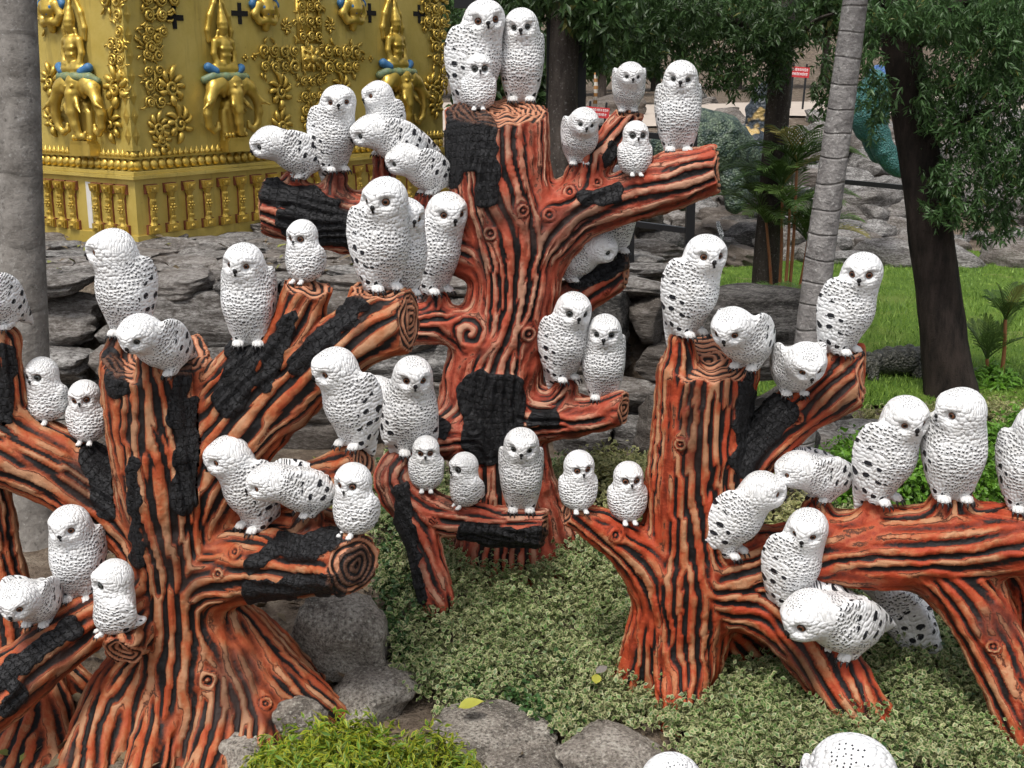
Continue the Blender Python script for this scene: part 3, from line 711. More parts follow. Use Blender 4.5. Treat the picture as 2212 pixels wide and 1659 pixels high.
# hanging scrollwork at the corner and at the far edge
panel(302, -150, 440, 115, 'R', 11, lambda u, v: (1 - u) > 0.85 * (1 - v) - 0.05, False, 'corner_scrollwork'); panel(306, 70, 352, 235, 'R', 12, lambda u, v: True, False, 'corner_scrollwork')
panel(190, -150, 268, 115, 'L', 13, lambda u, v: u > 0.85 * (1 - v) - 0.05, False, 'corner_scrollwork'); panel(240, 80, 274, 215, 'L', 14, lambda u, v: True, False, 'corner_scrollwork')
panel(880, -150, 962, 190, 'R', 15, lambda u, v: u > 0.9 * (1 - v) - 0.05, False, 'corner_scrollwork')
panel(84, -60, 140, 60, 'L', 16, lambda u, v: (1 - u) > 0.7 * (1 - v), False, 'corner_scrollwork')
# cross-shaped vent openings
hb = MB(); hb.box((0, -0.004, 0), (0.055, 0.012, 0.24)); hb.box((0, -0.0045, 0), (0.25, 0.012, 0.060)); hb = hb.mesh('cross_opening', False, MAT['hole'])
for x, y, sd in ((517, 29, 'R'), (798, 28, 'R'), (376, 38, 'R'), (138, 30, 'L'), (905, 30, 'R')): tput('cross_opening', hb, onface(x, y, sd, -0.06), sd)
# small four-leaf studs
st = MB()
for k in range(4): an = k * math.pi / 2; st.ball((0.028 * math.cos(an), -0.012, 0.028 * math.sin(an)), (0.018, 0.016, 0.018), 5)
st = st.mesh('stud', True, MAT['gold'])
for x, y, sd in ((529, 125, 'R'), (548, 123, 'R'), (782, 127, 'R'), (800, 127, 'R'), (449, 238, 'R'), (526, 238, 'R'), (195, 238, 'L')): tput('stud', st, onface(x, y, sd, -0.06), sd)
# the relief figure: three-headed elephant carrying a seated crowned figure
def relief_sdf(shapes, h, k):
    """shapes: list of chains [(x, y, depth, r)...] in picture units of the relief; returns mesh (X right, Z up, -Y out)"""
    s = 0.00535; ch = []
    for c in shapes: ch.append(np.array([(x * s, -d * s, -y * s, r * s) for x, y, d, r in c]))
    allp = np.vstack(ch); lo = (allp[:, :3] - allp[:, 3:]).min(0) - 0.03; hi = (allp[:, :3] + allp[:, 3:]).max(0) + 0.03; hi[1] = min(hi[1], 0.03)
    n = np.ceil((hi - lo) / h).astype(int) + 1; ax = [(lo[a_] + np.arange(n[a_]) * h).astype(np.float32) for a_ in range(3)]
    acc = np.full(n, 1e-16, np.float32)
    for c in ch:
        if len(c) == 1: c = np.vstack((c, c + np.array((1e-4, 0, 0, 0))))
        for i in range(len(c) - 1):
            m0 = np.minimum(c[i, :3] - c[i, 3], c[i+1, :3] - c[i+1, 3]) - 0.04; m1 = np.maximum(c[i, :3] + c[i, 3], c[i+1, :3] + c[i+1, 3]) + 0.04
            i0 = np.maximum(0, ((m0 - lo) / h).astype(int)); i1 = np.minimum(n, ((m1 - lo) / h).astype(int) + 2)
            if (i1 <= i0).any(): continue
            g = np.stack(np.meshgrid(*[ax[q][i0[q]:i1[q]] for q in range(3)], indexing='ij'), -1)
            d = dist_seg(g, c[i, :3].astype(np.float32), c[i+1, :3].astype(np.float32), c[i, 3], c[i+1, 3])[0]
            sl = tuple(slice(i0[q], i1[q]) for q in range(3)); acc[sl] += np.exp(np.clip(-k * d, -34, 34))
    V, F = surface_nets(-np.log(acc) / k, lo, h); return V, F
X0, Y0_ = 478, 165
def rel(*pts): return [(x - X0, y - Y0_, d, r) for x, y, d, r in pts]
fig = [rel((490, 178, 18, 22), (490, 194, 22, 18)), rel((490, 200, 32, 14), (490, 236, 34, 11), (493, 262, 32, 9), (499, 284, 28, 7), (509, 286, 24, 5), (514, 277, 24, 4)),
       rel((455, 180, 12, 22), (442, 186, 16, 19)), rel((434, 192, 20, 14), (421, 214, 22, 11), (415, 243, 20, 9), (420, 268, 18, 7.5), (434, 279, 17, 6), (447, 273, 16, 5), (447, 262, 16, 4)),
       rel((524, 182, 12, 22), (536, 188, 16, 18)), rel((544, 194, 20, 13), (557, 213, 22, 10), (564, 240, 20, 9), (561, 265, 18, 7.5), (548, 278, 17, 6), (537, 273, 16, 5), (535, 262, 16, 4)),
       rel((478, 210, 32, 5), (474, 224, 38, 4), (482, 240, 42, 2)), rel((504, 210, 32, 5), (514, 224, 38, 4), (526, 236, 42, 2)), rel((428, 206, 26, 5), (408, 222, 32, 4), (392, 232, 34, 2)), rel((550, 204, 26, 5), (566, 219, 32, 4), (586, 226, 34, 2)),
       rel((466, 176, 22, 5), (459, 192, 24, 7), (464, 206, 20, 4)), rel((514, 176, 22, 5), (520, 192, 24, 7), (515, 206, 20, 4)), rel((470, 186, 20, 10), (470, 200, 18, 6)), rel((511, 186, 20, 10), (511, 200, 18, 6)),
       rel((490, 225, 0, 20), (490, 300, 0, 18)), rel((474, 240, 4, 11), (474, 300, 6, 11)), rel((507, 240, 4, 11), (507, 300, 6, 11)),
       rel((480, 184, 40, 2.5), (481, 184, 40, 2.5)), rel((500, 184, 40, 2.5), (501, 184, 40, 2.5)),
       # rider
       rel((478, 100, 10, 17), (478, 132, 10, 14)), rel((462, 94, 10, 10), (494, 94, 10, 10)), rel((455, 94, 11, 8), (449, 118, 12, 6), (455, 138, 16, 6), (468, 140, 20, 5)), rel((501, 94, 11, 8), (507, 118, 12, 6), (502, 138, 16, 6), (488, 142, 20, 5)),
       rel((455, 150, 14, 11), (500, 150, 16, 11)), rel((440, 148, 10, 9), (516, 150, 10, 9)), rel((477, 66, 14, 11), (477, 72, 14, 9)), rel((477, 82, 10, 7), (477, 90, 10, 9)),
       rel((477, 54, 13, 12), (477, 46, 12, 9), (477, 34, 11, 6), (477, 20, 10, 3), (477, 8, 9, 1.5)), rel((465, 72, 10, 3), (463, 84, 9, 3)), rel((489, 72, 10, 3), (491, 84, 9, 3)), rel((466, 108, 22, 4), (490, 108, 22, 4)), rel((470, 122, 22, 3), (488, 122, 22, 3))]
V_, F_ = relief_sdf(fig, 0.0095, 105.0); FIG = mesh_np('relief_figure', V_, F_, True, MAT['gold'])
halo = [rel((446, 92, 2, 5), (444, 70, 2, 6), (452, 40, 2, 6), (466, 14, 2, 5), (477, -8, 2, 3)), rel((508, 92, 2, 5), (510, 70, 2, 6), (502, 40, 2, 6), (488, 14, 2, 5), (477, -8, 2, 3))]
V_, F_ = relief_sdf(halo, 0.0095, 105.0); HALO = mesh_np('halo', V_, F_, True, MAT['gold'])
V_, F_ = relief_sdf([rel((432, 146, 12, 10), (446, 154, 18, 9))], 0.0095, 105.0); CLOTH = mesh_np('blue_cloth', V_, F_, True, MAT['blue'])
V_, F_ = relief_sdf([rel((524, 148, 12, 10), (508, 156, 18, 9))], 0.0095, 105.0); CLOTH1 = mesh_np('blue_cloth', V_, F_, True, MAT['blue'])
cl = [rel((424, 172, 8, 9), (440, 165, 16, 10), (470, 166, 24, 9), (500, 166, 26, 9), (530, 168, 16, 10), (544, 174, 8, 8))]
V_, F_ = relief_sdf(cl, 0.0095, 105.0); CLOTH2 = mesh_np('saddle_cloth', V_, F_, True, MAT['teal'])
pb = MB(); pb.box((0.09, -0.075, -0.785), (0.36, 0.15, 0.13), None, 0.94); pb.box((0.09, -0.08, -0.705), (0.30, 0.14, 0.03)); PED = pb.mesh('pedestal', False, MAT['gold'])
lot = MB()
for sgn in (-1, 1):
    for q in range(3): lot.ball((0.09 + sgn * (0.05 + 0.05 * q), -0.10, -0.66), (0.028, 0.03, 0.035), 6)
LOT = lot.mesh('lotus_base', True, MAT['gold'])
for x, y, sd, s in ((478, 165, 'R', 1.0), (848, 155, 'R', 1.12), (172, 165, 'L', 1.0)):
    o = tput('relief_figure', FIG, onface(x, y, sd, -0.06), sd, None, s)
    for nm, me in (('halo', HALO), ('blue_cloth', CLOTH), ('blue_cloth', CLOTH1), ('saddle_cloth', CLOTH2), ('pedestal', PED), ('lotus_base', LOT)): link(nm, me, o)
# winged busts cut by the top of the picture
bust = [[(0, 0, 12, 20), (0, -24, 14, 14)], [(-22, -8, 10, 12), (-34, 12, 8, 9), (-22, 28, 12, 8), (-6, 26, 16, 7)], [(22, -8, 10, 12), (34, 12, 8, 9), (22, 28, 12, 8), (6, 26, 16, 7)], [(0, 20, 10, 14), (0, 42, 8, 9)], [(0, -46, 14, 13), (0, -62, 12, 9), (0, -86, 10, 3)]]
V_, F_ = relief_sdf(bust, 0.0095, 105.0); BUST = mesh_np('winged_bust', V_, F_, True, MAT['gold'])
wing_ = [[(-26, -28, 6, 9), (-38, -10, 6, 7), (-30, 4, 6, 6)], [(26, -28, 6, 9), (38, -10, 6, 7), (30, 4, 6, 6)], [(-14, -4, 20, 5), (-6, 10, 24, 4)], [(14, -4, 20, 5), (6, 10, 24, 4)]]
V_, F_ = relief_sdf(wing_, 0.0095, 105.0); BWING = mesh_np('blue_feathers', V_, F_, True, MAT['blue'])
for x, y, sd in ((567, 20, 'R'), (756, 18, 'R'), (117, 20, 'L')):
    o = tput('winged_bust', BUST, onface(x, y, sd, -0.06), sd, None, 0.95 if x < 600 else 1.05); link('blue_feathers', BWING, o)
# ================================================================ real trees
def mat_bark(name, c0, c1, ring=0.0, scale=1.0, spots=0.0):
    m = NT(name); o = m.n('NewGeometry').outputs['Position']
    n1 = m.noise(7 * scale, 4, 0.65, m.mapv(o, (1, 1, 0.25 if not ring else 1.0))); n2 = m.noise(40 * scale, 3, 0.6, o)
    c = m.mix(m.ramp(n1, [(0.32, 0.0), (0.68, 1.0)]), c0 + (1,), c1 + (1,))
    h = m.math('ADD', n1, m.math('MULTIPLY', n2, 0.4))
    if ring:
        z = m.sepv(o)[2]; w = m.math('FRACT', m.math('ADD', m.math('MULTIPLY', z, ring), m.math('MULTIPLY', m.noise(2.0, 2, 0.5, o), 0.7)))
        rl = m.ramp(w, [(0.0, 0.0), (0.07, 1.0), (0.93, 1.0), (1.0, 0.2)]); c = m.mix(m.math('MULTIPLY', m.math('SUBTRACT', 1.0, rl), 0.22), c, tuple(x * 0.45 for x in c0) + (1,)); h = m.math('ADD', h, m.math('MULTIPLY', rl, 0.35))
    if spots: c = m.mix(m.ramp(m.noise(28, 3, 0.7, o), [(0.58, 0.0), (0.70, spots)]), c, (0.46, 0.45, 0.43, 1))
    c = m.mix(m.ramp(n2, [(0.28, 0.6), (0.42, 0.0)]), c, tuple(x * 0.4 for x in c0) + (1,))
    m.bump(h, 0.9 if scale > 0.9 else 0.35, 0.03 / scale); return m.fin(c, 0.9, 0, 0.2)
MAT['bark_grey'] = mat_bark('smooth_grey_bark', (0.13, 0.118, 0.105), (0.30, 0.28, 0.255), 2.2, 0.8, 0.45)
MAT['bark_palm'] = mat_bark('ringed_palm_bark', (0.15, 0.14, 0.135), (0.29, 0.275, 0.265), 6.0, 1.0, 0.7)
MAT['bark_dark'] = mat_bark('dark_rough_bark', (0.010, 0.008, 0.007), (0.045, 0.033, 0.028), 0.0, 1.6)
MAT['bark_brown'] = mat_bark('brown_bark', (0.030, 0.024, 0.020), (0.085, 0.070, 0.060), 0.0, 1.4, 0.25)
def trunk_mesh(name, nodes, mat, n=22, lump=0.05, seed=0, rel0=None):
    """nodes: (point, radius); a lofted trunk with uneven section, in coordinates relative to rel0"""
    pts = np.array([q[0] for q in nodes]); rad = np.array([q[1] for q in nodes]); t = np.r_[0, np.cumsum(np.linalg.norm(np.diff(pts, axis=0), axis=1))]
    m = max(10, int(t[-1] / 0.10)); s = np.linspace(0, t[-1], m)
    c = np.stack([np.interp(s, t, pts[:, a_]) for a_ in range(3)], -1); k = np.array([0.25, 0.5, 0.25])
    for _ in range(6): c[1:-1] = 0.25 * c[:-2] + 0.5 * c[1:-1] + 0.25 * c[2:]
    r = np.interp(s, t, rad); a = np.linspace(0, 2 * math.pi, n, endpoint=False)
    tg = np.gradient(c, axis=0); tg /= np.linalg.norm(tg, axis=1, keepdims=True); e1 = np.cross(tg, np.array((0.1, 1.0, 0.05))); e1 /= np.linalg.norm(e1, axis=1, keepdims=True); e2 = np.cross(e1, tg)
    dirv = e1[:, None] * np.cos(a)[None, :, None] + e2[:, None] * np.sin(a)[None, :, None]
    nz = fbm((dirv * 1.4 + s[:, None, None] * np.array((0.9, 0.9, 0.9)) * 1.3).reshape(-1, 3), seed, 3).reshape(m, n)
    V = (c[:, None] + dirv * (r[:, None] * (1 + lump * nz))[:, :, None]).reshape(-1, 3)
    i = np.arange(m - 1)[:, None] * n; j = np.arange(n)[None]; j2 = (j + 1) % n
    F = np.stack((i + j, i + j2, i + n + j2, i + n + j), -1).reshape(-1, 4)
    if rel0 is not None: V = V - np.asarray(rel0)
    return mesh_np(name, V, F, True, mat)
MAT['leaf_dark'] = mat_leaf('dark_glossy_leaves', (0.040, 0.082, 0.024), (0.062, 0.115, 0.034), 0.3, 1.2, (0.13, 0.13, 0.035), 0.02, 0.4, 0.3)
MAT['leaf_mid'] = mat_leaf('mid_green_leaves', (0.052, 0.115, 0.034), (0.085, 0.160, 0.050), 0.3, 1.2, (0.16, 0.16, 0.045), 0.015, 0.4, 0.3)
MAT['frond'] = mat_leaf('palm_fronds', (0.055, 0.115, 0.026), (0.12, 0.18, 0.045), 0.2, 1.2, (0.25, 0.22, 0.06), 0.06, 0.45, 0.3)
def crown_leaves(centres, n_per, L, Wd, mat, seed, parent, spread, droop=0.5):
    """whorls of long leaves round twig tips scattered about the given branch points"""
    r = np.random.default_rng(seed); tips = []
    for c, rad, k in centres:
        d = r.standard_normal((k, 3)); d /= np.linalg.norm(d, axis=1, keepdims=True); tips.append(np.asarray(c) + d * (r.random((k, 1)) ** 0.45) * np.asarray(rad))
    tips = np.concatenate(tips); n = len(tips)
    ax = r.standard_normal((n, 3)) * 0.6 + np.array((0, -0.1, -droop)); ax /= np.linalg.norm(ax, axis=1, keepdims=True)
    pos = np.repeat(tips, n_per, 0); axr = np.repeat(ax, n_per, 0); q = r.standard_normal(pos.shape); q -= (q * axr).sum(1, keepdims=True) * axr; q /= np.linalg.norm(q, axis=1, keepdims=True)
    ldir = q * 0.85 + axr * 0.65 + np.array((0, 0, -0.25)); ldir /= np.linalg.norm(ldir, axis=1, keepdims=True)
    pos = pos + axr * (r.random((len(pos), 1)) - 0.7) * spread
    nn = np.cross(ldir, r.standard_normal(pos.shape)); nn[:, 2] = np.abs(nn[:, 2]) + 0.35; nn -= (nn * ldir).sum(1, keepdims=True) * ldir; nn /= np.linalg.norm(nn, axis=1, keepdims=True)
    b = np.cross(nn, ldir); m = len(pos); s = r.uniform(0.65, 1.3, m)
    prof = np.array([(0.0, 0.0, 0.6), (0.45, 1.0, 1), (1.0, 0.0, 1), (0.45, -1.0, 1), (0.5, 0.0, 0)])
    V = np.zeros((m, 5, 3), np.float32)
    for k, (t, w, e) in enumerate(prof): V[:, k] = pos + (ldir * (t * L) + b * (w * Wd / 2) + nn * (abs(w) * 0.2 * Wd - 0.22 * L * t * t)) * s[:, None]
    F = np.array([(4, 0, 1), (4, 1, 2), (4, 2, 3), (4, 3, 0)])[None] + (np.arange(m) * 5)[:, None, None]
    me = mesh_np('crown', (V.reshape(-1, 3) - np.array(parent.location)).astype(np.float32), F.reshape(-1, 3), True, mat)
    attr(me, 'leaf', np.stack((np.tile(prof[:, 2], m), np.repeat(r.random(m), 5), np.repeat(np.repeat(r.random(n), n_per) * 0.6 + r.random(m) * 0.4, 5)), -1))
    link('crown', me, parent)
    return tips
def tree(name, label, nodes, mat, limbs=(), crown=None, seed=0, lump=0.05, cat='tree'):
    base = np.asarray(nodes[0][0]); root = empty(name, base); tag(root, label, cat)
    link('trunk', trunk_mesh('trunk', nodes, mat, 22, lump, seed, base), root)
    for lb in limbs: link('limb', trunk_mesh('limb', lb, mat, 9, 0.06, seed + 3, base), root)
    if crown:
        c, npl, L, Wd, lm, spread = crown; crown_leaves(c, npl, L, Wd, lm, seed, root, spread)
    return root
def N_(x, y, Y, rpx):
    p = P(x, y, Y); return (p, rpx * mpp(p))
tree('grey_tree', 'smooth grey tree trunk at the left edge in front of the gold tower', [N_(95, 1235, 8.5, 78), N_(72, 1150, 8.5, 62), N_(62, 950, 8.5, 52), N_(48, 600, 8.5, 50), N_(38, 200, 8.5, 46), N_(30, -200, 8.5, 42), N_(30, -700, 8.5, 36)], MAT['bark_grey'], (), ([(P(-40, -760, 8.4), (1.3, 1.2, 0.6), 160)], 7, 0.11, 0.045, MAT['leaf_mid'], 0.15), 1, 0.03)
def palm_crown(parent, top, n, L, seed, mat, leaf=0.34, droop=0.55, nl=16, up=0.6):
    r = random.Random(seed)
    for k in range(n):
        az = 2 * math.pi * k / n + r.uniform(-0.3, 0.3); el = up + r.uniform(-0.35, 0.35); LL = L * r.uniform(0.8, 1.15); b = MB(); pts = []; lf = []
        for i in range(9):
            t = i / 8; rr = LL * (t * math.cos(el)); zz = LL * (t * math.sin(el) - droop * t * t); pts.append(Vector((rr * math.cos(az), rr * math.sin(az), zz)))
        b.tube(pts, [0.016 * L * (1.1 - 0.9 * i / 8) for i in range(9)], 5)
        side = Vector((-math.sin(az), math.cos(az), 0))
        for j in range(nl):
            t = 0.16 + 0.84 * j / (nl - 1); f = t * 8; i = min(7, int(f)); q = pts[i].lerp(pts[i + 1], f - i); tg = (pts[i + 1] - pts[i]).normalized(); ln = leaf * L * (0.55 + 0.9 * math.sin(math.pi * min(1, 0.15 + 0.8 * t))) * 0.75
            for s in (-1, 1):
                d = (side * s * (0.9 - 0.35 * t) + tg * (0.45 + 0.5 * t) + Vector((0, 0, 0.22 - 0.1 * t))).normalized(); w = tg * (0.017 * L); m_ = q + d * ln * 0.55 + Vector((0, 0, 0.02 * L)); e = q + d * ln + Vector((0, 0, -0.12 * ln))
                b.add([q - w * 0.6, q + w * 0.6, m_ + w, m_ - w, e], [(0, 1, 2, 3), (3, 2, 4)])
        me = b.mesh('frond', False, mat); v = np.random.default_rng(seed + k).random(len(me.vertices)); attr(me, 'leaf', np.stack((v * 0 + 0.5, v * 0 + r.random(), v * 0.3 + 0.7 * r.random()), -1))
        link('frond', me, parent, None, Vector(top) - parent.location)
root = tree('leaning_palm', 'leaning pale grey ringed palm trunk behind the right carved tree', [N_(1700, 1175, 8.5, 42), N_(1716, 1020, 8.5, 36), N_(1742, 800, 8.5, 34), N_(1775, 520, 8.5, 31), N_(1815, 250, 8.5, 29), N_(1848, 0, 8.5, 27), N_(1882, -260, 8.5, 24)], MAT['bark_palm'], (), None, 2, 0.02, 'palm')
palm_crown(root, P(1885, -280, 8.5), 9, 1.6, 5, MAT['frond'])
BIG = [N_(2062, 915, 12.2, 67), N_(2045, 800, 12.2, 53), N_(2025, 600, 12.2, 46), N_(2000, 420, 12.2, 45), N_(1968, 230, 12.2, 43), N_(1945, 90, 12.2, 41), N_(1935, -120, 12.2, 38), N_(1950, -500, 12.2, 29)]
tree('dark_tree', 'thick dark brown tree trunk on the lawn with hanging foliage', BIG, MAT['bark_dark'],
     ([N_(1950, 120, 12.2, 20), N_(2060, 10, 11.9, 14), N_(2200, -60, 11.6, 8)], [N_(1990, 330, 12.1, 12), N_(2090, 240, 11.8, 8), N_(2190, 230, 11.6, 4)], [N_(1950, 60, 12.1, 16), N_(1880, -40, 11.9, 9), N_(1780, -20, 11.7, 5)]),
     ([(P(2120, 270, 11.8), (0.52, 0.5, 0.55), 260), (P(2180, 120, 11.7), (0.5, 0.6, 0.5), 220), (P(2200, 370, 11.9), (0.45, 0.5, 0.5), 190), (P(2060, 420, 11.7), (0.28, 0.3, 0.35), 90), (P(2050, 180, 11.7), (0.35, 0.4, 0.5), 120), (P(1920, 40, 11.6), (0.55, 0.5, 0.22), 110), (P(2110, 40, 11.7), (0.7, 0.6, 0.3), 180), (P(1860, 130, 11.5), (0.16, 0.3, 0.45), 50), (P(1900, 230, 11.6), (0.14, 0.2, 0.30), 36), (P(2140, 480, 11.9), (0.3, 0.3, 0.22), 60), (P(1950, -300, 12.0), (2.2, 1.6, 0.8), 420)], 17, 0.078, 0.018, MAT['leaf_mid'], 0.22), 3, 0.10)
tree('slim_tree', 'slim dark tree trunk beside the red-stemmed palms', [N_(1652, 690, 15.5, 34), N_(1655, 560, 15.5, 27), N_(1668, 380, 15.5, 26), N_(1682, 220, 15.5, 26), N_(1690, 60, 15.5, 26), N_(1700, -250, 15.5, 20)], MAT['bark_brown'],
     ([N_(1685, 150, 15.5, 12), N_(1600, 40, 15.0, 8), N_(1450, 20, 14.6, 4)], [N_(1688, 120, 15.5, 10), N_(1760, 40, 15.0, 6), N_(1800, 30, 14.6, 3)]),
     ([(P(1600, 60, 14.8), (0.75, 0.6, 0.42), 230), (P(1450, 40, 14.6), (0.75, 0.6, 0.33), 200), (P(1340, 30, 14.6), (0.6, 0.5, 0.38), 170), (P(1690, 60, 15.0), (0.5, 0.5, 0.45), 130), (P(1580, 160, 14.6), (0.35, 0.4, 0.3), 70), (P(1660, 140, 15.0), (0.25, 0.3, 0.4), 60), (P(1480, 140, 14.5), (0.4, 0.35, 0.22), 50), (P(1380, 130, 14.5), (0.35, 0.3, 0.22), 50), (P(1790, 190, 14.6), (0.22, 0.3, 0.5), 55), (P(1600, -300, 15.0), (2.4, 1.6, 0.9), 380)], 14, 0.092, 0.022, MAT['leaf_dark'], 0.22), 4, 0.06)
tree('shaded_tree', 'dark tree trunk right behind the sawn top of the middle tree', [N_(1212, 470, 12.6, 44), N_(1213, 300, 12.6, 33), N_(1218, 120, 12.6, 31), N_(1225, -60, 12.6, 30), N_(1240, -400, 12.6, 24)], MAT['bark_brown'],
     ([N_(1222, 20, 12.6, 14), N_(1300, -40, 12.2, 8), N_(1380, -30, 12.0, 4)],),
     ([(P(1300, 20, 12.2), (0.42, 0.4, 0.28), 120), (P(1210, -20, 12.3), (0.6, 0.5, 0.25), 110), (P(1100, 10, 12.9), (0.45, 0.4, 0.25), 80), (P(1290, 110, 12.6), (0.14, 0.2, 0.28), 30), (P(1250, -320, 12.4), (2.0, 1.4, 0.7), 320)], 8, 0.12, 0.038, MAT['leaf_dark'], 0.15), 5, 0.06)
# dense dark planting between the tower and the trees
def far_tree(name, label, x, y, Y, wpx, hpx, n, seed, mat, L=0.3):
    p = P(x, y, Y); m = mpp(p); z0 = float(terr(p[0], p[1])); top = p[2]; rad = np.array((wpx * m, wpx * m * 0.8, hpx * m))
    r = random.Random(seed); base = np.array((p[0], p[1], z0 - 0.1))
    tree(name, label, [(base, 0.22), (np.array((p[0], p[1], (z0 + top) / 2)), 0.16), (p, 0.08)], MAT['bark_brown'], (), ([(p + np.array([r.uniform(-1, 1) * rad[0] * 0.55, r.uniform(-1, 1) * rad[1] * 0.5, r.uniform(-1, 1) * rad[2] * 0.5]), rad * r.uniform(0.45, 0.7), n // 6) for _ in range(6)], 7, L, L * 0.36, mat, L * 1.3), seed, 0.06)
far_tree('evergreen_tree', 'dark dense evergreen tree beside the gold tower corner', 1085, 210, 17.5, 120, 260, 760, 61, MAT['leaf_dark'], 0.22)
for k, (x, y, Y, w, h_, lb, mt) in enumerate(((1240, 60, 52, 150, 110, 'far dark tree behind the fence posts', 'leaf_dark'), (1420, 40, 56, 160, 110, 'far tree above the pale path', 'leaf_dark'), (1600, 30, 58, 170, 110, 'far tree behind the slim dark trunk', 'leaf_mid'), (1790, 20, 60, 170, 110, 'far tree behind the leaning palm', 'leaf_dark'), (1980, 10, 62, 170, 110, 'far tree behind the thick dark trunk', 'leaf_mid'), (2170, 10, 58, 170, 120, 'far tree at the upper right corner', 'leaf_dark'), (900, 60, 50, 200, 130, 'far tree hidden behind the gold tower', 'leaf_dark'), (2330, 60, 45, 150, 150, 'far tree beyond the right edge', 'leaf_mid'), (1380, 120, 44, 40, 45, 'small clipped bush by the far path', 'leaf_dark'), (1300, 105, 42, 45, 60, 'round green bush by the striped pole', 'leaf_dark'))):
    far_tree('far_tree', lb, x, y, Y, w, h_, 330, 70 + k, MAT[mt], 0.55 if Y > 47 else 0.35)
# ================================================================ palms on the lawn
MAT['stem_red'] = (lambda m: m.fin(m.mix(m.noise(12, 3, 0.6, m.obj()), (0.30, 0.055, 0.03, 1), (0.28, 0.17, 0.06, 1)), 0.5))(NT('red_palm_stem'))
def lawn_palm(label, stems, seed, frond, nfr, up=0.9, stem_mat='stem_red', droop=0.5):
    b0 = P(*stems[0][0]); root = empty('lawn_palm', b0); tag(root, label, 'palm', 'small palms on the lawn')
    for k, (a, t, r) in enumerate(stems):
        pa, pt = P(*a), P(*t); link('stem', trunk_mesh('stem', [(pa, r * mpp(pa)), ((pa + pt) / 2 + np.array((0.02, 0, 0)), r * 0.85 * mpp(pa)), (pt, r * 0.7 * mpp(pt))], MAT[stem_mat], 8, 0.03, seed + k, b0), root)
        palm_crown(root, pt, nfr, frond, seed + 10 * k, MAT['frond'], 0.36, droop, 15, up)
lawn_palm('tall red-stemmed palm clump by the slim dark trunk', [((1680, 690, 15.2), (1690, 400, 15.2), 4), ((1700, 692, 15.1), (1722, 350, 15.1), 4), ((1712, 690, 15.2), (1745, 520, 15.2), 4), ((1668, 688, 15.3), (1655, 480, 15.3), 4), ((1690, 690, 15.0), (1706, 450, 15.0), 4)], 80, 0.85, 9, 0.95)
lawn_palm('low spiky palm on the lawn left of the leaning palm', [((1700, 700, 14.3), (1700, 650, 14.3), 6)], 86, 0.62, 10, 0.55, 'bark_brown')
lawn_palm('slender small palm with red stem near the right edge', [((2160, 838, 12.6), (2172, 690, 12.6), 5)], 90, 0.52, 7, 1.15, 'stem_red', 0.35)
lawn_palm('shorter small palm with red stem beside the slender one', [((2128, 838, 12.7), (2132, 775, 12.7), 5)], 95, 0.55, 7, 1.2, 'stem_red', 0.25)
p = P(2150, 822, 12.6); leafy_bush('green_shrub', 'tuft of dark green leaves at the foot of the two small palms', 'shrub', p[0], p[1], 0.20, 0.2, 0.22, p[2] - 0.12, 160, 0.10, 0.022, MAT['hedge_green'], 99, 6, 0.12)
# ================================================================ crocodile and dinosaurs
def blob_mesh(name, chains, h, k, mat, rel0, bumps=None, flat=None):
    ch = [np.array([(*P(x, y, Y), r * mpp(P(x, y, Y))) for x, y, Y, r in c]) for c in chains]
    allp = np.vstack(ch); lo = (allp[:, :3] - allp[:, 3:]).min(0) - 0.1; hi = (allp[:, :3] + allp[:, 3:]).max(0) + 0.1
    n = np.ceil((hi - lo) / h).astype(int) + 1; ax = [(lo[a_] + np.arange(n[a_]) * h).astype(np.float32) for a_ in range(3)]; acc = np.full(n, 1e-14, np.float32)
    for c in ch:
        for i in range(len(c) - 1):
            m0 = np.minimum(c[i, :3] - c[i, 3], c[i+1, :3] - c[i+1, 3]) - 3 / k; m1 = np.maximum(c[i, :3] + c[i, 3], c[i+1, :3] + c[i+1, 3]) + 3 / k
            i0 = np.maximum(0, ((m0 - lo) / h).astype(int)); i1 = np.minimum(n, ((m1 - lo) / h).astype(int) + 2)
            g = np.stack(np.meshgrid(*[ax[q][i0[q]:i1[q]] for q in range(3)], indexing='ij'), -1)
            acc[tuple(slice(i0[q], i1[q]) for q in range(3))] += np.exp(np.clip(-k * dist_seg(g, c[i, :3].astype(np.float32), c[i+1, :3].astype(np.float32), c[i, 3], c[i+1, 3])[0], -30, 30))
    V, F = surface_nets(-np.log(acc) / k, lo, h)
    if bumps: V = V + vnormals(V, F) * bumps(V, vnormals(V, F))[:, None]
    return mesh_np(name, V - np.asarray(rel0), F, True, mat)
def mat_hide(name, c0, c1, scale, c2=None, rough=0.5):
    m = NT(name); o = m.n('NewGeometry').outputs['Position']; v = m.voro(scale, 'F1', o); n = m.noise(scale * 0.35, 3, 0.6, o)
    c = m.mix(m.ramp(n, [(0.4, 0.0), (0.6, 1.0)]), c0 + (1,), c1 + (1,)); c = m.mix(m.ramp(v, [(0.25, 0.0), (0.6, 0.6)]), c, tuple(x * 0.35 for x in c0) + (1,))
    if c2: c = m.mix(m.ramp(m.noise(scale * 0.12, 2, 0.5, o), [(0.54, 0.0), (0.57, 1.0)]), c, c2 + (1,))
    m.bump(v, 0.8, 0.03); return m.fin(c, rough)
MAT['croc'] = mat_hide('crocodile_hide', (0.055, 0.056, 0.046), (0.15, 0.145, 0.115), 40)
b0 = P(1935, 832, 13.0); cr = empty('crocodile', b0); tag(cr, 'dark grey crocodile statue standing at the edge of the lawn', 'crocodile statue')
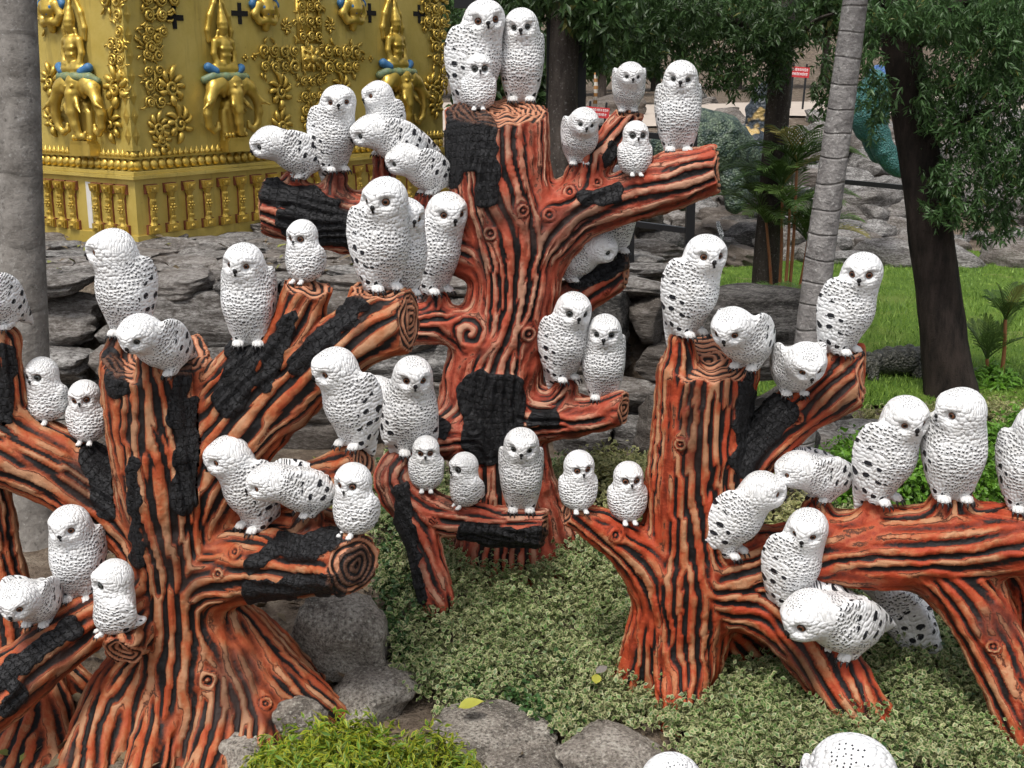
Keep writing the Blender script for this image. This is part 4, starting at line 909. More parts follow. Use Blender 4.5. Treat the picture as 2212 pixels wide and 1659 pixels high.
def scutes(V, N):
    s = np.abs(np.sin(V[:, 0] * 26)) * np.abs(np.sin((V[:, 1] - 0.5 * V[:, 2]) * 30)) * 1.6 - 0.4; return 0.020 * np.clip(s, -0.3, 1) * np.clip(N[:, 2] * 1.5, 0, 1) + 0.004 * vnoise(V * 30, 2)
link('body', blob_mesh('body', [[(1845, 798, 12.9, 14), (1875, 786, 12.9, 19), (1920, 780, 13.0, 25), (1965, 778, 13.0, 27), (2005, 784, 13.05, 23), (2060, 802, 13.1, 20), (2130, 815, 13.3, 11), (2190, 826, 13.5, 4)], [(1845, 798, 12.9, 15), (1800, 796, 12.8, 12), (1760, 802, 12.7, 7)]], 0.02, 30, MAT['croc'], b0, scutes), cr)
for x, Y in ((1890, 12.82), (1988, 12.9), (1905, 13.2), (2010, 13.3)): link('leg', blob_mesh('leg', [[(x, 790, Y, 13), (x - 5, 812, Y - 0.03, 9), (x + 3, 832, Y - 0.05, 6), (x - 12, 838, Y - 0.1, 4)]], 0.018, 40, MAT['croc'], b0), cr)
MAT['dino_green'] = mat_hide('mottled_green_hide', (0.016, 0.040, 0.032), (0.14, 0.19, 0.12), 26); MAT['dino_dark'] = mat_hide('dark_blue_hide_with_yellow_patches', (0.028, 0.038, 0.050), (0.050, 0.065, 0.080), 16, (0.42, 0.29, 0.11)); MAT['dino_teal'] = mat_hide('teal_hide', (0.025, 0.13, 0.12), (0.05, 0.19, 0.18), 40); MAT['dino_blue'] = mat_hide('bright_blue_hide', (0.03, 0.10, 0.30), (0.10, 0.22, 0.45), 30)
def dino(label, mat, Y, parts):
    b = P(parts[0][1][0][0], parts[0][1][0][1] + 60, Y); root = empty('dinosaur', b); tag(root, label, 'dinosaur statue', 'dinosaur statues among the rocks')
    for nm, c in parts: link(nm, blob_mesh(nm, [[(x, y, Y + dy, r) for x, y, dy, r in c]], 0.045, 9, MAT[mat], b, lambda V, N: 0.05 * np.clip(vnoise(V * 7.0, 3), 0, 1) + 0.04 * vnoise(V * 2.0, 4)), root)
dino('mottled green dinosaur statue among the rocks behind the upper right branch', 'dino_green', 21.0, [('body', [(1440, 320, 0, 40), (1500, 305, 0, 58), (1548, 318, 0, 62), (1590, 345, 0.2, 42), (1625, 385, 0.4, 22), (1660, 420, 0.6, 8)]), ('leg', [(1560, 350, -0.2, 30), (1580, 395, -0.3, 18), (1590, 430, -0.3, 14), (1580, 445, -0.4, 14)]), ('leg', [(1480, 350, -0.2, 26), (1470, 400, -0.3, 16), (1470, 440, -0.3, 14)])])
dino('dark blue dinosaur statue with yellow patches behind the slim trunk', 'dino_dark', 23.0, [('body', [(1575, 330, 0, 26), (1615, 318, 0, 38), (1650, 335, 0, 34), (1690, 360, 0, 20)]), ('neck', [(1640, 320, 0.1, 22), (1642, 280, 0.1, 20), (1640, 240, 0.1, 16), (1648, 205, 0.1, 10), (1655, 185, 0, 3)]), ('leg', [(1620, 345, -0.2, 16), (1622, 385, -0.2, 11), (1620, 420, -0.2, 10)])])
dino('teal dinosaur statue with long hanging tail left of the thick dark trunk', 'dino_teal', 20.0, [('body', [(1890, 170, 0.3, 22), (1880, 215, 0, 28), (1874, 255, 0, 26), (1868, 290, 0, 16)]), ('tail', [(1876, 250, -0.1, 20), (1890, 290, -0.1, 13), (1908, 325, -0.1, 9), (1930, 355, -0.1, 6), (1958, 386, -0.1, 2)]), ('leg', [(1868, 270, 0.2, 14), (1885, 305, 0.2, 9), (1900, 330, 0.2, 7), (1935, 350, 0.2, 4)])])
dino('blue dinosaur statue peeking behind the teal one', 'dino_blue', 26.0, [('body', [(1885, 170, 0, 14), (1900, 175, 0, 20), (1920, 195, 0, 16), (1945, 215, 0, 7)]), ('leg', [(1905, 185, 0, 9), (1908, 220, 0, 6), (1905, 240, 0, 6)])])
# ================================================================ fence, signs, water, small far things
MAT['black_metal'] = NT('black_painted_steel').fin((0.010, 0.010, 0.011), 0.4, 0.2)
fe = empty('fence', P(1250, 430, 12.9)); tag(fe, 'black steel post and rail fence behind the middle tree', 'fence')
def bar(nm, a, b_, w, parent):
    a, b_ = Vector(a), Vector(b_); m = MB(); d = b_ - a; L = d.length; q = d.to_track_quat('Z', 'Y').to_matrix(); m.box((0, 0, 0), (w, w, L), q); o = m.build(nm, MAT['black_metal'], parent, False, (a + b_) / 2 - parent.location); return o
for x, y0, y1, Y in ((1187, 20, 470, 12.9), (1253, -30, 470, 12.9), (1488, 255, 560, 12.0), (1362, 470, 580, 12.2)):
    bar('post', P(x, y1, Y), P(x + (x - 1106) * (y1 - y0) * -0.00008 * -1, y0, Y), 0.085 if x != 1362 else 0.06, fe)
for a, b_ in (((1253, 270, 12.9), (1300, 277, 12.7)), ((1290, 282, 12.7), (1486, 300, 12.0)), ((1362, 482, 12.2), (1484, 498, 12.0)), ((1253, 292, 12.88), (1300, 297, 12.7))): bar('rail', P(*a), P(*b_), 0.055, fe)
bar('roof_beam', P(985, 8, 13.6), P(1192, 14, 13.2), 0.09, fe)
f2 = empty('fence', P(1900, 430, 18.5)); tag(f2, 'black pipe rail in front of the rocks, left of the thick dark trunk', 'fence'); bar('rail', P(1815, 392, 18.8), P(1985, 408, 18.5), 0.07, f2); bar('post', P(1815, 392, 18.8), P(1814, 450, 18.8), 0.06, f2); bar('post', P(1985, 405, 18.5), P(1985, 460, 18.5), 0.06, f2)
MAT['sign_red'] = NT('red_sign').fin((0.48, 0.02, 0.025), 0.5); MAT['sign_white'] = NT('white_lettering').fin((0.72, 0.70, 0.68), 0.6); MAT['roof_orange'] = NT('orange_roof_edge').fin((0.30, 0.11, 0.045), 0.7)
def sign(label, x0, y0, x1, y1, Y, tilt, seed):
    c = P((x0 + x1) / 2, (y0 + y1) / 2, Y); m = mpp(c); w, h_ = (x1 - x0) * m, (y1 - y0) * m; root = empty('sign', c); tag(root, label, 'sign', 'red signs by the far path'); root.rotation_euler = (R(-6), R(tilt), 0)
    b = MB(); b.box((0, 0, 0), (w, 0.03, h_)); b.build('board', MAT['sign_red'], root)
    b = MB()
    for s in (-1, 1): b.box((s * w * 0.35, 0.025, -h_ * 0.5 - 0.2), (0.04, 0.04, 0.8 + h_))
    b.build('stake', MAT['black_metal'], root)
    r = random.Random(seed); b = MB()
    for row in (0.22, -0.20):
        x = -w * 0.40
        while x < w * 0.40:
            gw = r.uniform(0.045, 0.085) * w; gh = h_ * r.uniform(0.17, 0.26)
            b.box((x, -0.019, row * h_), (gw * 0.28, 0.006, gh)); b.box((x + gw * 0.35, -0.019, row * h_ + gh * 0.5), (gw * 0.9, 0.006, h_ * 0.06)); b.box((x + gw * 0.55, -0.019, row * h_ - gh * 0.1), (gw * 0.24, 0.006, gh * 0.8))
            x += gw * 1.35
    tag(b.build('lettering', MAT['sign_white'], root), kind='stuff')
sign('red sign with two lines of white writing left of the thin forked branch', 1266, 232, 1316, 254, 24.0, 5, 1); sign('red sign with white writing right of the slim dark trunk', 1708, 145, 1748, 167, 30.0, 4, 2)
# striped pole and red figure
MAT['stripe'] = (lambda m: m.fin(m.mix(m.math('GREATER_THAN', m.math('FRACT', m.math('MULTIPLY', m.sepv(m.obj())[2], 6.0)), 0.5), (0.62, 0.58, 0.52, 1), (0.42, 0.20, 0.06, 1)), 0.6))(NT('orange_and_white_stripes'))
a, b_ = P(1285, 232, 30.0), P(1283, 118, 30.0); sp = empty('striped_pole', a); tag(sp, 'orange and white striped pole with a round top beside the fence', 'pole'); m = MB(); L = float(b_[2] - a[2]); m.tube([(0, 0, 0), (0.02, 0, L * 0.4), (0, 0, L * 0.8), (-0.05, 0, L)], [0.06, 0.055, 0.05, 0.05], 10); m.build('shaft', MAT['stripe'], sp, True); m = MB(); m.ball((-0.06, 0, L + 0.05), 0.085, 8); m.build('cap', MAT['sign_white'], sp, True)
# water running over the dark rocks
MAT['water'] = (lambda m: (m.bump(m.noise(24, 3, 0.6, m.mapv(m.obj(), (4, 4, 0.6))), 0.6, 0.03), m.fin(m.mix(m.ramp(m.noise(9, 3, 0.7, m.mapv(m.obj(), (7, 7, 0.5))), [(0.45, 0.0), (0.62, 1.0)]), (0.05, 0.055, 0.055, 1), (0.55, 0.57, 0.58, 1)), 0.15, 0, 0.5))[1])(NT('running_water'))
for k, (x, y0, y1, Y, w) in enumerate(((1552, 478, 545, 15.2, 9), (1385, 532, 556, 14.5, 22), (1532, 392, 425, 17.5, 7))):
    a, b_ = P(x, y0, Y + 0.15), P(x + 6, y1, Y - 0.15); m = MB(); W_ = w * mpp(a); vs = []; n = 8
    for i in range(n + 1):
        t = i / n; q = a + (b_ - a) * t; 
        for s in range(5): vs.append((q[0] + (s / 4 - 0.5) * W_ * (1 + 0.3 * math.sin(i * 1.3 + s)), q[1] - 0.10 * math.sin(math.pi * t) + 0.03 * math.sin(s * 2.1 + i), q[2]))
    m.add(vs, [(i * 5 + s, i * 5 + s + 1, (i + 1) * 5 + s + 1, (i + 1) * 5 + s) for i in range(n) for s in range(4)])
    tag(m.build('waterfall', MAT['water'], None, True), kind='structure')
# ================================================================ carved tree sculptures
def mat_carved(name, rd, sd0, sd1):
    m = NT(name); o = m.obj()
    a = m.sep(m.attr('grain')); u, burn, cut = a[0], a[1], a[2]
    tt = m.sep(m.attr('tone')); tone, soot, crk = tt[0], tt[1], tt[2]
    fine = m.noise(34, 3, 0.62, o)
    uu = m.math('ADD', u, m.math('MULTIPLY', m.math('SUBTRACT', fine, 0.5), 0.34))
    t = m.math('ADD', tone, m.math('MULTIPLY', m.math('SUBTRACT', fine, 0.5), 0.8))
    ridge = m.ramp(t, [(p_, c_) for p_, c_ in zip((0.12, 0.32, 0.52, 0.78), rd)])
    groove = m.ramp(uu, [(0.13, (0.007, 0.006, 0.006)), (0.20, (0.016, 0.009, 0.008)), (0.29, tuple(x * 0.45 for x in sd0)), (0.50, sd0), (0.99, sd1)])
    top = m.ramp(uu, [(0.42, 0.0), (0.74, 1.0)])
    c = m.mix(top, groove, ridge)
    # thin scored lines beside the deep grooves
    ln = m.ramp(m.math('ABSOLUTE', m.math('SUBTRACT', uu, 0.60)), [(0.012, 1.0), (0.055, 0.0)]); ln = m.math('MULTIPLY', ln, m.ramp(m.math('ADD', tone, m.math('MULTIPLY', fine, 0.4)), [(0.50, 0.0), (0.72, 0.85)]))
    c = m.mix(ln, c, (0.045, 0.016, 0.010, 1))
    c = m.mix(soot, c, (0.035, 0.017, 0.013, 1))
    gv = m.sepv(m.attr('guv', 'Vector')); j = m.math('MULTIPLY', fine, 1.1)
    def cut_(x): return m.ramp(m.math('ABSOLUTE', m.math('SUBTRACT', m.math('FRACT', m.math('ADD', x, j)), 0.5)), [(0.02, 0.0), (0.13, 1.0)])
    blk = m.math('MULTIPLY', cut_(gv[0]), cut_(m.math('ADD', gv[1], m.math('MULTIPLY', m.math('FLOOR', m.math('ADD', gv[0], 0.5)), 0.37))))
    ch = m.mix(blk, (0.0015, 0.0015, 0.0018, 1), m.mix(fine, (0.005, 0.005, 0.006, 1), (0.021, 0.021, 0.023, 1)))
    bm = m.ramp(m.math('ADD', burn, m.math('MULTIPLY', m.math('SUBTRACT', fine, 0.5), 0.5)), [(0.46, 0.0), (0.54, 1.0)])
    c = m.mix(bm, c, ch)
    rg = m.ramp(uu, [(0.30, (0.02, 0.014, 0.012)), (0.5, (0.40, 0.14, 0.07)), (0.75, (0.50, 0.24, 0.14))])
    c = m.mix(m.math('MULTIPLY', cut, m.math('SUBTRACT', 1.0, m.math('MULTIPLY', bm, 0.75))), c, rg)
    m.bump(m.math('SUBTRACT', m.math('ADD', fine, m.math('MULTIPLY', m.math('MULTIPLY', blk, bm), 0.9)), m.math('MULTIPLY', ln, 0.6)), 0.8, 0.010)
    return m.fin(c, m.math('ADD', 0.50, m.math('MULTIPLY', fine, 0.3)), 0.0, 0.28)
MAT['carved_tan'] = mat_carved('carved_wood_tan_orange', ((0.336, 0.060, 0.019), (0.378, 0.102, 0.037), (0.386, 0.155, 0.070), (0.420, 0.218, 0.118)), (0.319, 0.062, 0.021), (0.361, 0.088, 0.032))
MAT['carved_pink'] = mat_carved('carved_wood_salmon', ((0.378, 0.070, 0.035), (0.420, 0.113, 0.061), (0.445, 0.172, 0.106), (0.479, 0.253, 0.163)), (0.336, 0.053, 0.026), (0.386, 0.084, 0.043))
MAT['carved_red'] = mat_carved('carved_wood_red_orange', ((0.353, 0.046, 0.015), (0.386, 0.074, 0.026), (0.395, 0.130, 0.054), (0.428, 0.211, 0.109)), (0.336, 0.044, 0.014), (0.378, 0.067, 0.023))

BVH = {}
def carved_tree(name, label, Y0, chains, burns, knots, h=0.0125, k=36.0, lam=0.062, seed=1, mat='carved_tan'):
    """chains: list of (part_name, cut_end, [(x, y, dY, r), ...]) ; burns: (x0,y0,x1,y1,r[,chain]) ; knots: (x, y, r)"""
    r_ = np.random.default_rng(seed)
    ch = []
    for nm, cut, nodes in chains:
        pts = np.array([P(x, y, Y0 + dy) for x, y, dy, r in nodes]); rad = np.array([mpp(p) * n[3] for p, n in zip(pts, nodes)])
        # resample smooth (Catmull-Rom)
        if len(pts) > 2:
            Q = []; RR = []
            ext = np.vstack((2 * pts[0] - pts[1], pts, 2 * pts[-1] - pts[-2])); er = np.r_[rad[0], rad, rad[-1]]
            for i in range(1, len(ext) - 2):
                for s in np.linspace(0, 1, 4, endpoint=False):
                    c0, c1, c2, c3 = -.5*s+s*s-.5*s**3, 1-2.5*s*s+1.5*s**3, .5*s+2*s*s-1.5*s**3, -.5*s*s+.5*s**3
                    Q.append(c0*ext[i-1]+c1*ext[i]+c2*ext[i+1]+c3*ext[i+2]); RR.append(max(0.008, c0*er[i-1]+c1*er[i]+c2*er[i+1]+c3*er[i+2]))
            Q.append(pts[-1]); RR.append(rad[-1]); pts, rad = np.array(Q), np.array(RR)
        ch.append((nm, cut, pts, rad))
    allp = np.vstack([c[2] for c in ch]); allr = np.concatenate([c[3] for c in ch])
    lo = (allp - allr[:, None]).min(0) - 0.08; hi = (allp + allr[:, None]).max(0) + 0.08
    dims = np.ceil((hi - lo) / h).astype(int) + 1
    acc = np.full(dims, 1e-9, np.float32)
    axs = [lo[a] + np.arange(dims[a]) * h for a in range(3)]
    mar = 0.10
    for nm, cut, pts, rad in ch:
        b0 = (pts - rad[:, None]).min(0) - mar; b1 = (pts + rad[:, None]).max(0) + mar
        i0 = np.maximum(0, ((b0 - lo) / h).astype(int)); i1 = np.minimum(dims, ((b1 - lo) / h).astype(int) + 2)
        dch = np.full(i1 - i0, 9.0, np.float32)
        for s in range(len(pts) - 1):
            m0 = np.minimum(pts[s] - rad[s], pts[s+1] - rad[s+1]) - mar; m1 = np.maximum(pts[s] + rad[s], pts[s+1] + rad[s+1]) + mar
            j0 = np.maximum(i0, ((m0 - lo) / h).astype(int)); j1 = np.minimum(i1, ((m1 - lo) / h).astype(int) + 2)
            X = axs[0][j0[0]:j1[0]].astype(np.float32); Yy = axs[1][j0[1]:j1[1]].astype(np.float32); Z = axs[2][j0[2]:j1[2]].astype(np.float32)
            a = pts[s]; ab = (pts[s+1] - a); L2 = float(ab @ ab) + 1e-12
            dx = (X - a[0])[:, None, None]; dy = (Yy - a[1])[None, :, None]; dz = (Z - a[2])[None, None, :]
            t = np.clip((dx * ab[0] + dy * ab[1] + dz * ab[2]) / L2, 0, 1)
            d = np.sqrt((dx - t*ab[0])**2 + (dy - t*ab[1])**2 + (dz - t*ab[2])**2) - (rad[s] + (rad[s+1] - rad[s]) * t)
            v = dch[j0[0]-i0[0]:j1[0]-i0[0], j0[1]-i0[1]:j1[1]-i0[1], j0[2]-i0[2]:j1[2]-i0[2]]
            np.minimum(v, d, out=v)
        if cut:
            for end in ((0,) if cut == 'start' else (1,)):
                e = pts[-1] if end else pts[0]; q = (pts[-1] - pts[-3 if len(pts) > 2 else -2]) if end else (pts[0] - pts[min(2, len(pts)-1)])
                if isinstance(cut, tuple): q = np.array(cut, float)
                q = q / np.linalg.norm(q)
                X = axs[0][i0[0]:i1[0]]; Yy = axs[1][i0[1]:i1[1]]; Z = axs[2][i0[2]:i1[2]]
                pl = ((X - e[0]) * q[0])[:, None, None] + ((Yy - e[1]) * q[1])[None, :, None] + ((Z - e[2]) * q[2])[None, None, :]
                wob = 0.010 * np.sin(X * 47)[:, None, None] + 0.008 * np.sin(Yy * 61)[None, :, None]
                dch = np.maximum(dch, (pl + wob).astype(np.float32))
        sub = acc[i0[0]:i1[0], i0[1]:i1[1], i0[2]:i1[2]]
        sub += np.exp(np.clip(-k * dch, -30, 30))
    D = (-np.log(acc) / k).astype(np.float32)
    # low lumps so that no log is a perfect cylinder
    V, Fq = surface_nets(D, lo, h)
    del D, acc
    V = V.astype(np.float64)
    n = len(V)
    N = vnormals(V, Fq)
    V = V + N * (0.012 * fbm(V * 7.0, seed, 2) + 0.006 * vnoise(V * 19.0, seed + 5))[:, None]
    # ---- which branch, and the direction the grain runs
    best = np.full(n, 9.0); lab = np.zeros(n, np.int32); T = np.zeros((n, 3, 3)); along = np.zeros(n); arc = np.zeros(n)
    V32 = V.astype(np.float32)
    for ci, (nm, cut, pts, rad) in enumerate(ch):
        Ls = np.r_[0, np.cumsum(np.linalg.norm(np.diff(pts, axis=0), axis=1))]
        dmin = np.full(n, 9.0); tg = np.zeros((n, 3)); al = np.zeros(n); ac = np.zeros(n)
        for s in range(len(pts) - 1):
            m0 = np.minimum(pts[s] - rad[s], pts[s+1] - rad[s+1]) - 0.16; m1 = np.maximum(pts[s] + rad[s], pts[s+1] + rad[s+1]) + 0.16
            w_ = np.nonzero((V32[:, 0] > m0[0]) & (V32[:, 0] < m1[0]) & (V32[:, 1] > m0[1]) & (V32[:, 1] < m1[1]) & (V32[:, 2] > m0[2]) & (V32[:, 2] < m1[2]))[0]
            if not len(w_): continue
            d, t = dist_seg(V32[w_], pts[s].astype(np.float32), pts[s+1].astype(np.float32), rad[s], rad[s+1])
            mlt = d < dmin[w_]; w_ = w_[mlt]; dmin[w_] = d[mlt]; e = pts[s+1] - pts[s]
            tg[w_] = e / np.linalg.norm(e); al[w_] = Ls[s] + t[mlt] * np.linalg.norm(e)
            en = e / np.linalg.norm(e); fa = np.cross(en, np.array((0.0, 1.0, 0.05))); fa /= np.linalg.norm(fa); fb = np.cross(en, fa); q_ = V[w_] - pts[s]
            ac[w_] = np.arctan2(q_ @ fa, q_ @ fb) * 0.5 * (rad[s] + rad[s+1])
        up = dmin < best; best[up] = dmin[up]; lab[up] = ci; along[up] = al[up]; arc[up] = ac[up]
        i_ = np.nonzero(dmin < 1.0)[0]; w = np.exp(np.clip(-dmin[i_] * 26, -30, 3)); g_ = tg[i_]
        T[i_] += w[:, None, None] * g_[:, :, None] * g_[:, None, :]
    e1 = np.cross(N, np.array([0.31, 0.2, 0.93])); e1 /= np.maximum(np.linalg.norm(e1, axis=1, keepdims=True), 1e-6); e2 = np.cross(N, e1)
    # wavy wander of the grain
    def t2(a, b): return np.einsum('ni,nij,nj->n', a, T, b)
    ang = 0.5 * np.arctan2(2 * t2(e1, e2), t2(e1, e1) - t2(e2, e2))
    ang = ang + 0.24 * vnoise(V * 2.6, seed + 9)
    dv = np.cos(ang)[:, None] * e1 + np.sin(ang)[:, None] * e2
    px = pix(V); view = CAM - V; view /= np.linalg.norm(view, axis=1, keepdims=True); facing = (N * view).sum(1)
    rings = np.zeros(n); ringr = np.zeros(n)
    kn = []
    for kx, ky, kr in knots:
        dd = np.hypot(px[:, 0] - kx, px[:, 1] - ky); dd[facing < 0.1] = 1e9
        j = int(np.argmin(dd))
        if dd[j] < 14: kn.append((V[j].copy(), mpp(V[j]) * kr))
    for kp, kr in kn:
        q = V - kp; rr = np.linalg.norm(q, axis=1); w = np.exp(-(rr / kr) ** 4)
        tgt = np.cross(N, q); tgt /= np.maximum(np.linalg.norm(tgt, axis=1, keepdims=True), 1e-6)
        sg = np.sign((tgt * dv).sum(1)); sg[sg == 0] = 1
        m = w > 0.02
        # stretched rings (an eye along the grain)
        dv[m] = dv[m] * (1 - w[m])[:, None] + tgt[m] * (w[m] * sg[m])[:, None]
        ringr = np.maximum(ringr, np.exp(-(rr / (kr * 0.75)) ** 6)); 
    dv /= np.maximum(np.linalg.norm(dv, axis=1, keepdims=True), 1e-6)
    cv = np.cross(N, dv)
    nb, val = neighbours(Fq, n)
    E = V[nb] - V[:, None, :]; ed = np.einsum('nki,ni->nk', E, dv); ec = np.einsum('nki,ni->nk', E, cv)
    def kern(sd_, sc_):
        w = np.exp(-(ed / sd_) ** 2 * 0.5 - (ec / sc_) ** 2 * 0.5) * val
        s = w.sum(1) + 1.0
        return (w / s[:, None]).astype(np.float32), (1.0 / s).astype(np.float32)
    wa, wa0 = kern(h * 1.6, h * 0.36)
    wc, wc0 = kern(h * 0.75, h * 1.5)
    u = r_.standard_normal(n).astype(np.float32)
    app = lambda u, w, w0: (u[nb] * w).sum(1) + u * w0
    nb = nb.astype(np.int32)
    nstep = max(2, int(round((lam / 0.0115) ** 2 * 0.16 * (0.0115 / h) ** 2)))
    for it in range(8):
        for _ in range((70, 40, 36, 32, 28, 24, 20, 14)[it]): u = app(u, wa, wa0)
        b = u
        for _ in range(nstep): b = app(b, wc, wc0)
        u = u - b; sdv = u.std(); u = np.tanh(u / (sdv * 1.1))
    tone = r_.standard_normal(n).astype(np.float32)
    for _ in range(30): tone = app(tone, wa, wa0)
    for _ in range(2): tone = app(tone, wc, wc0)
    tone = 0.5 + 0.24 * tone / tone.std() + 0.12 * vnoise(V * 3.0, seed + 31)
    soot = np.clip((fbm(V * 2.6, seed + 40, 2) - 0.30) * 1.5, 0, 0.6); soot = np.maximum(soot, 0.55 * np.clip((fbm(V * np.array((5.0, 5.0, 1.6)), seed + 44, 2) - 0.5) * 2.5, 0, 1))
    u = app(u, wa, wa0); u = np.tanh(1.0 * u / u.std())
    # knots: explicit concentric rings
    for kp, kr in kn:
        q = V - kp; a_ = np.einsum('ni,ni->n', q, dv); rr = np.linalg.norm(q, axis=1)
        w = np.clip((kr * 0.8 - rr) / (kr * 0.25), 0, 1)
        m = (w > 0) & ((N * N[np.argmin(rr)]).sum(1) > 0)
        th = np.arctan2((q * e1[np.argmin(rr)]).sum(1), (q * e2[np.argmin(rr)]).sum(1))
        v_ = np.cos(2 * math.pi * rr * (1 + 0.22 * vnoise(V * 22, seed + 8)) / (kr * 0.46) + th * (1 if kr > 0.1 else 0))
        u[m] = (u * (1 - w) + v_ * w)[m]
    # flat sawn ends: growth rings
    cutm = np.zeros(n)
    for nm, cut, pts, rad in ch:
        if not cut: continue
        e = pts[0] if cut == 'start' else pts[-1]; q = (pts[0] - pts[min(2, len(pts)-1)]) if cut == 'start' else (pts[-1] - pts[-3 if len(pts) > 2 else -2])
        if isinstance(cut, tuple): q = np.array(cut, float)
        q = q / np.linalg.norm(q); re = rad[0] if cut == 'start' else rad[-1]
        d = (V - e) @ q; rr = np.linalg.norm((V - e) - d[:, None] * q, axis=1)
        m = (np.abs(d) < 0.03) & (rr < re * 1.5) & ((N @ q) > 0.72)
        w = np.clip(((N @ q) - 0.72) / 0.12, 0, 1) * m
        v_ = np.cos(rr * 2 * math.pi / 0.034 + 3.0 * fbm(V * 9, seed + 2, 2))
        u = u * (1 - w) + v_ * w; cutm = np.maximum(cutm, w)
    # charred plates
    burn = np.zeros(n)
    for b in burns:
        a0, a1 = np.array(b[:2], float), np.array(b[2:4], float); e = a1 - a0
        t = np.clip(((px - a0) @ e) / max(1e-6, e @ e), 0, 1); d = np.linalg.norm(px - a0 - t[:, None] * e, axis=1)
        f = np.clip((b[4] - d + 9 * vnoise(np.c_[px / 20.0, px[:, :1] * 0], seed)) / 5.0 + 0.5, 0, 1) * (facing > -0.05)
        if len(b) > 5: f = f * np.isin(lab, b[5] if hasattr(b[5], '__len__') else [b[5]])
        burn = np.maximum(burn, f)
    for _ in range(2): burn = app(burn, wc, wc0)
    gr = np.clip(u, -1, 0.55)
    disp = 0.0135 * gr * (1 - 0.25 * burn) * (1 - 0.5 * cutm) + 0.017 * np.clip(burn * 1.8 - 0.4, 0, 1)
    disp = disp + ringr * 0.010
    # cracked blocks of the char: across the grain and along it
    ca = along / 0.042 + 0.5 * vnoise(V * 16, seed + 50); ra = 0.5 - 0.5 * np.cos(2 * math.pi * ca)
    cg = np.clip(u * 0.8 + 0.75, 0, 1); crk = np.clip(np.minimum(np.clip(ra * 4.0, 0, 1), cg * 1.3), 0, 1)
    disp = disp - burn * (1 - crk) * 0.004
    V2 = V + N * disp[:, None]
    grain = np.stack((u * 0.5 + 0.5, burn, cutm), -1)
    tn = np.stack((tone, soot, crk), -1); guv = np.stack((along / 0.045, arc / 0.034, along * 0), -1).astype(np.float32)
    N2 = vnormals(V2, Fq)
    root = empty(name, (float(pix_base(V2)[0]), float(pix_base(V2)[1]), float(V2[:, 2].min())))
    tag(root, label, 'tree sculpture', 'carved tree sculptures')
    org = np.array(root.location)
    # ---- split into branches and charred plates
    fl = lab[Fq]; fl = np.where((fl[:, 0] == fl[:, 1]) | (fl[:, 0] == fl[:, 2]), fl[:, 0], np.where(fl[:, 1] == fl[:, 2], fl[:, 1], fl[:, 3]))
    fb = burn[Fq].mean(1) > 0.5
    for ci, (nm, cut, pts, rad) in enumerate(ch):
        for bb in (False, True):
            m = (fl == ci) & (fb == bb)
            if not m.any(): continue
            for sub in (pieces(Fq[m]) if bb else [Fq[m]]):
                ids, inv = np.unique(sub, return_inverse=True); inv = inv.reshape(sub.shape)
                me = mesh_np('charred_patch' if bb else nm, V2[ids] - org, inv, True, MAT[mat])
                attr(me, 'grain', grain[ids]); attr(me, 'tone', tn[ids]); ga = me.attributes.new('guv', 'FLOAT_VECTOR', 'POINT'); ga.data.foreach_set('vector', guv[ids].ravel())
                me.normals_split_custom_set_from_vertices(N2[ids].astype(np.float32).tolist())
                if bb:
                    par = next((c for c in root.children if c.get('_ci') == ci), None)
                    o = link('charred_patch', me, par or root); o['label'] = 'black charred plate with cracked blocks'
                else:
                    o = link(nm, me, root); o['_ci'] = ci
    for c in root.children:
        if '_ci' in c: del c['_ci']
    BVH[label] = BVHTree.FromPolygons(V2.tolist(), Fq.tolist())
    return root
def pieces(F):
    """split faces into connected pieces"""
    ids, inv = np.unique(F, return_inverse=True); inv = inv.reshape(F.shape); lab = np.arange(len(ids))
    while True:
        m = lab[inv].min(1); new = lab.copy()
        for k in range(4): np.minimum.at(new, inv[:, k], m)
        new = new[new]
        if (new == lab).all(): break
        lab = new
    fl = lab[inv[:, 0]]; return [F[fl == q] for q in np.unique(fl) if (fl == q).sum() > 12]
def pix_base(V):
    z0 = V[:, 2].min(); m = V[:, 2] < z0 + 0.25
    return V[m].mean(0)

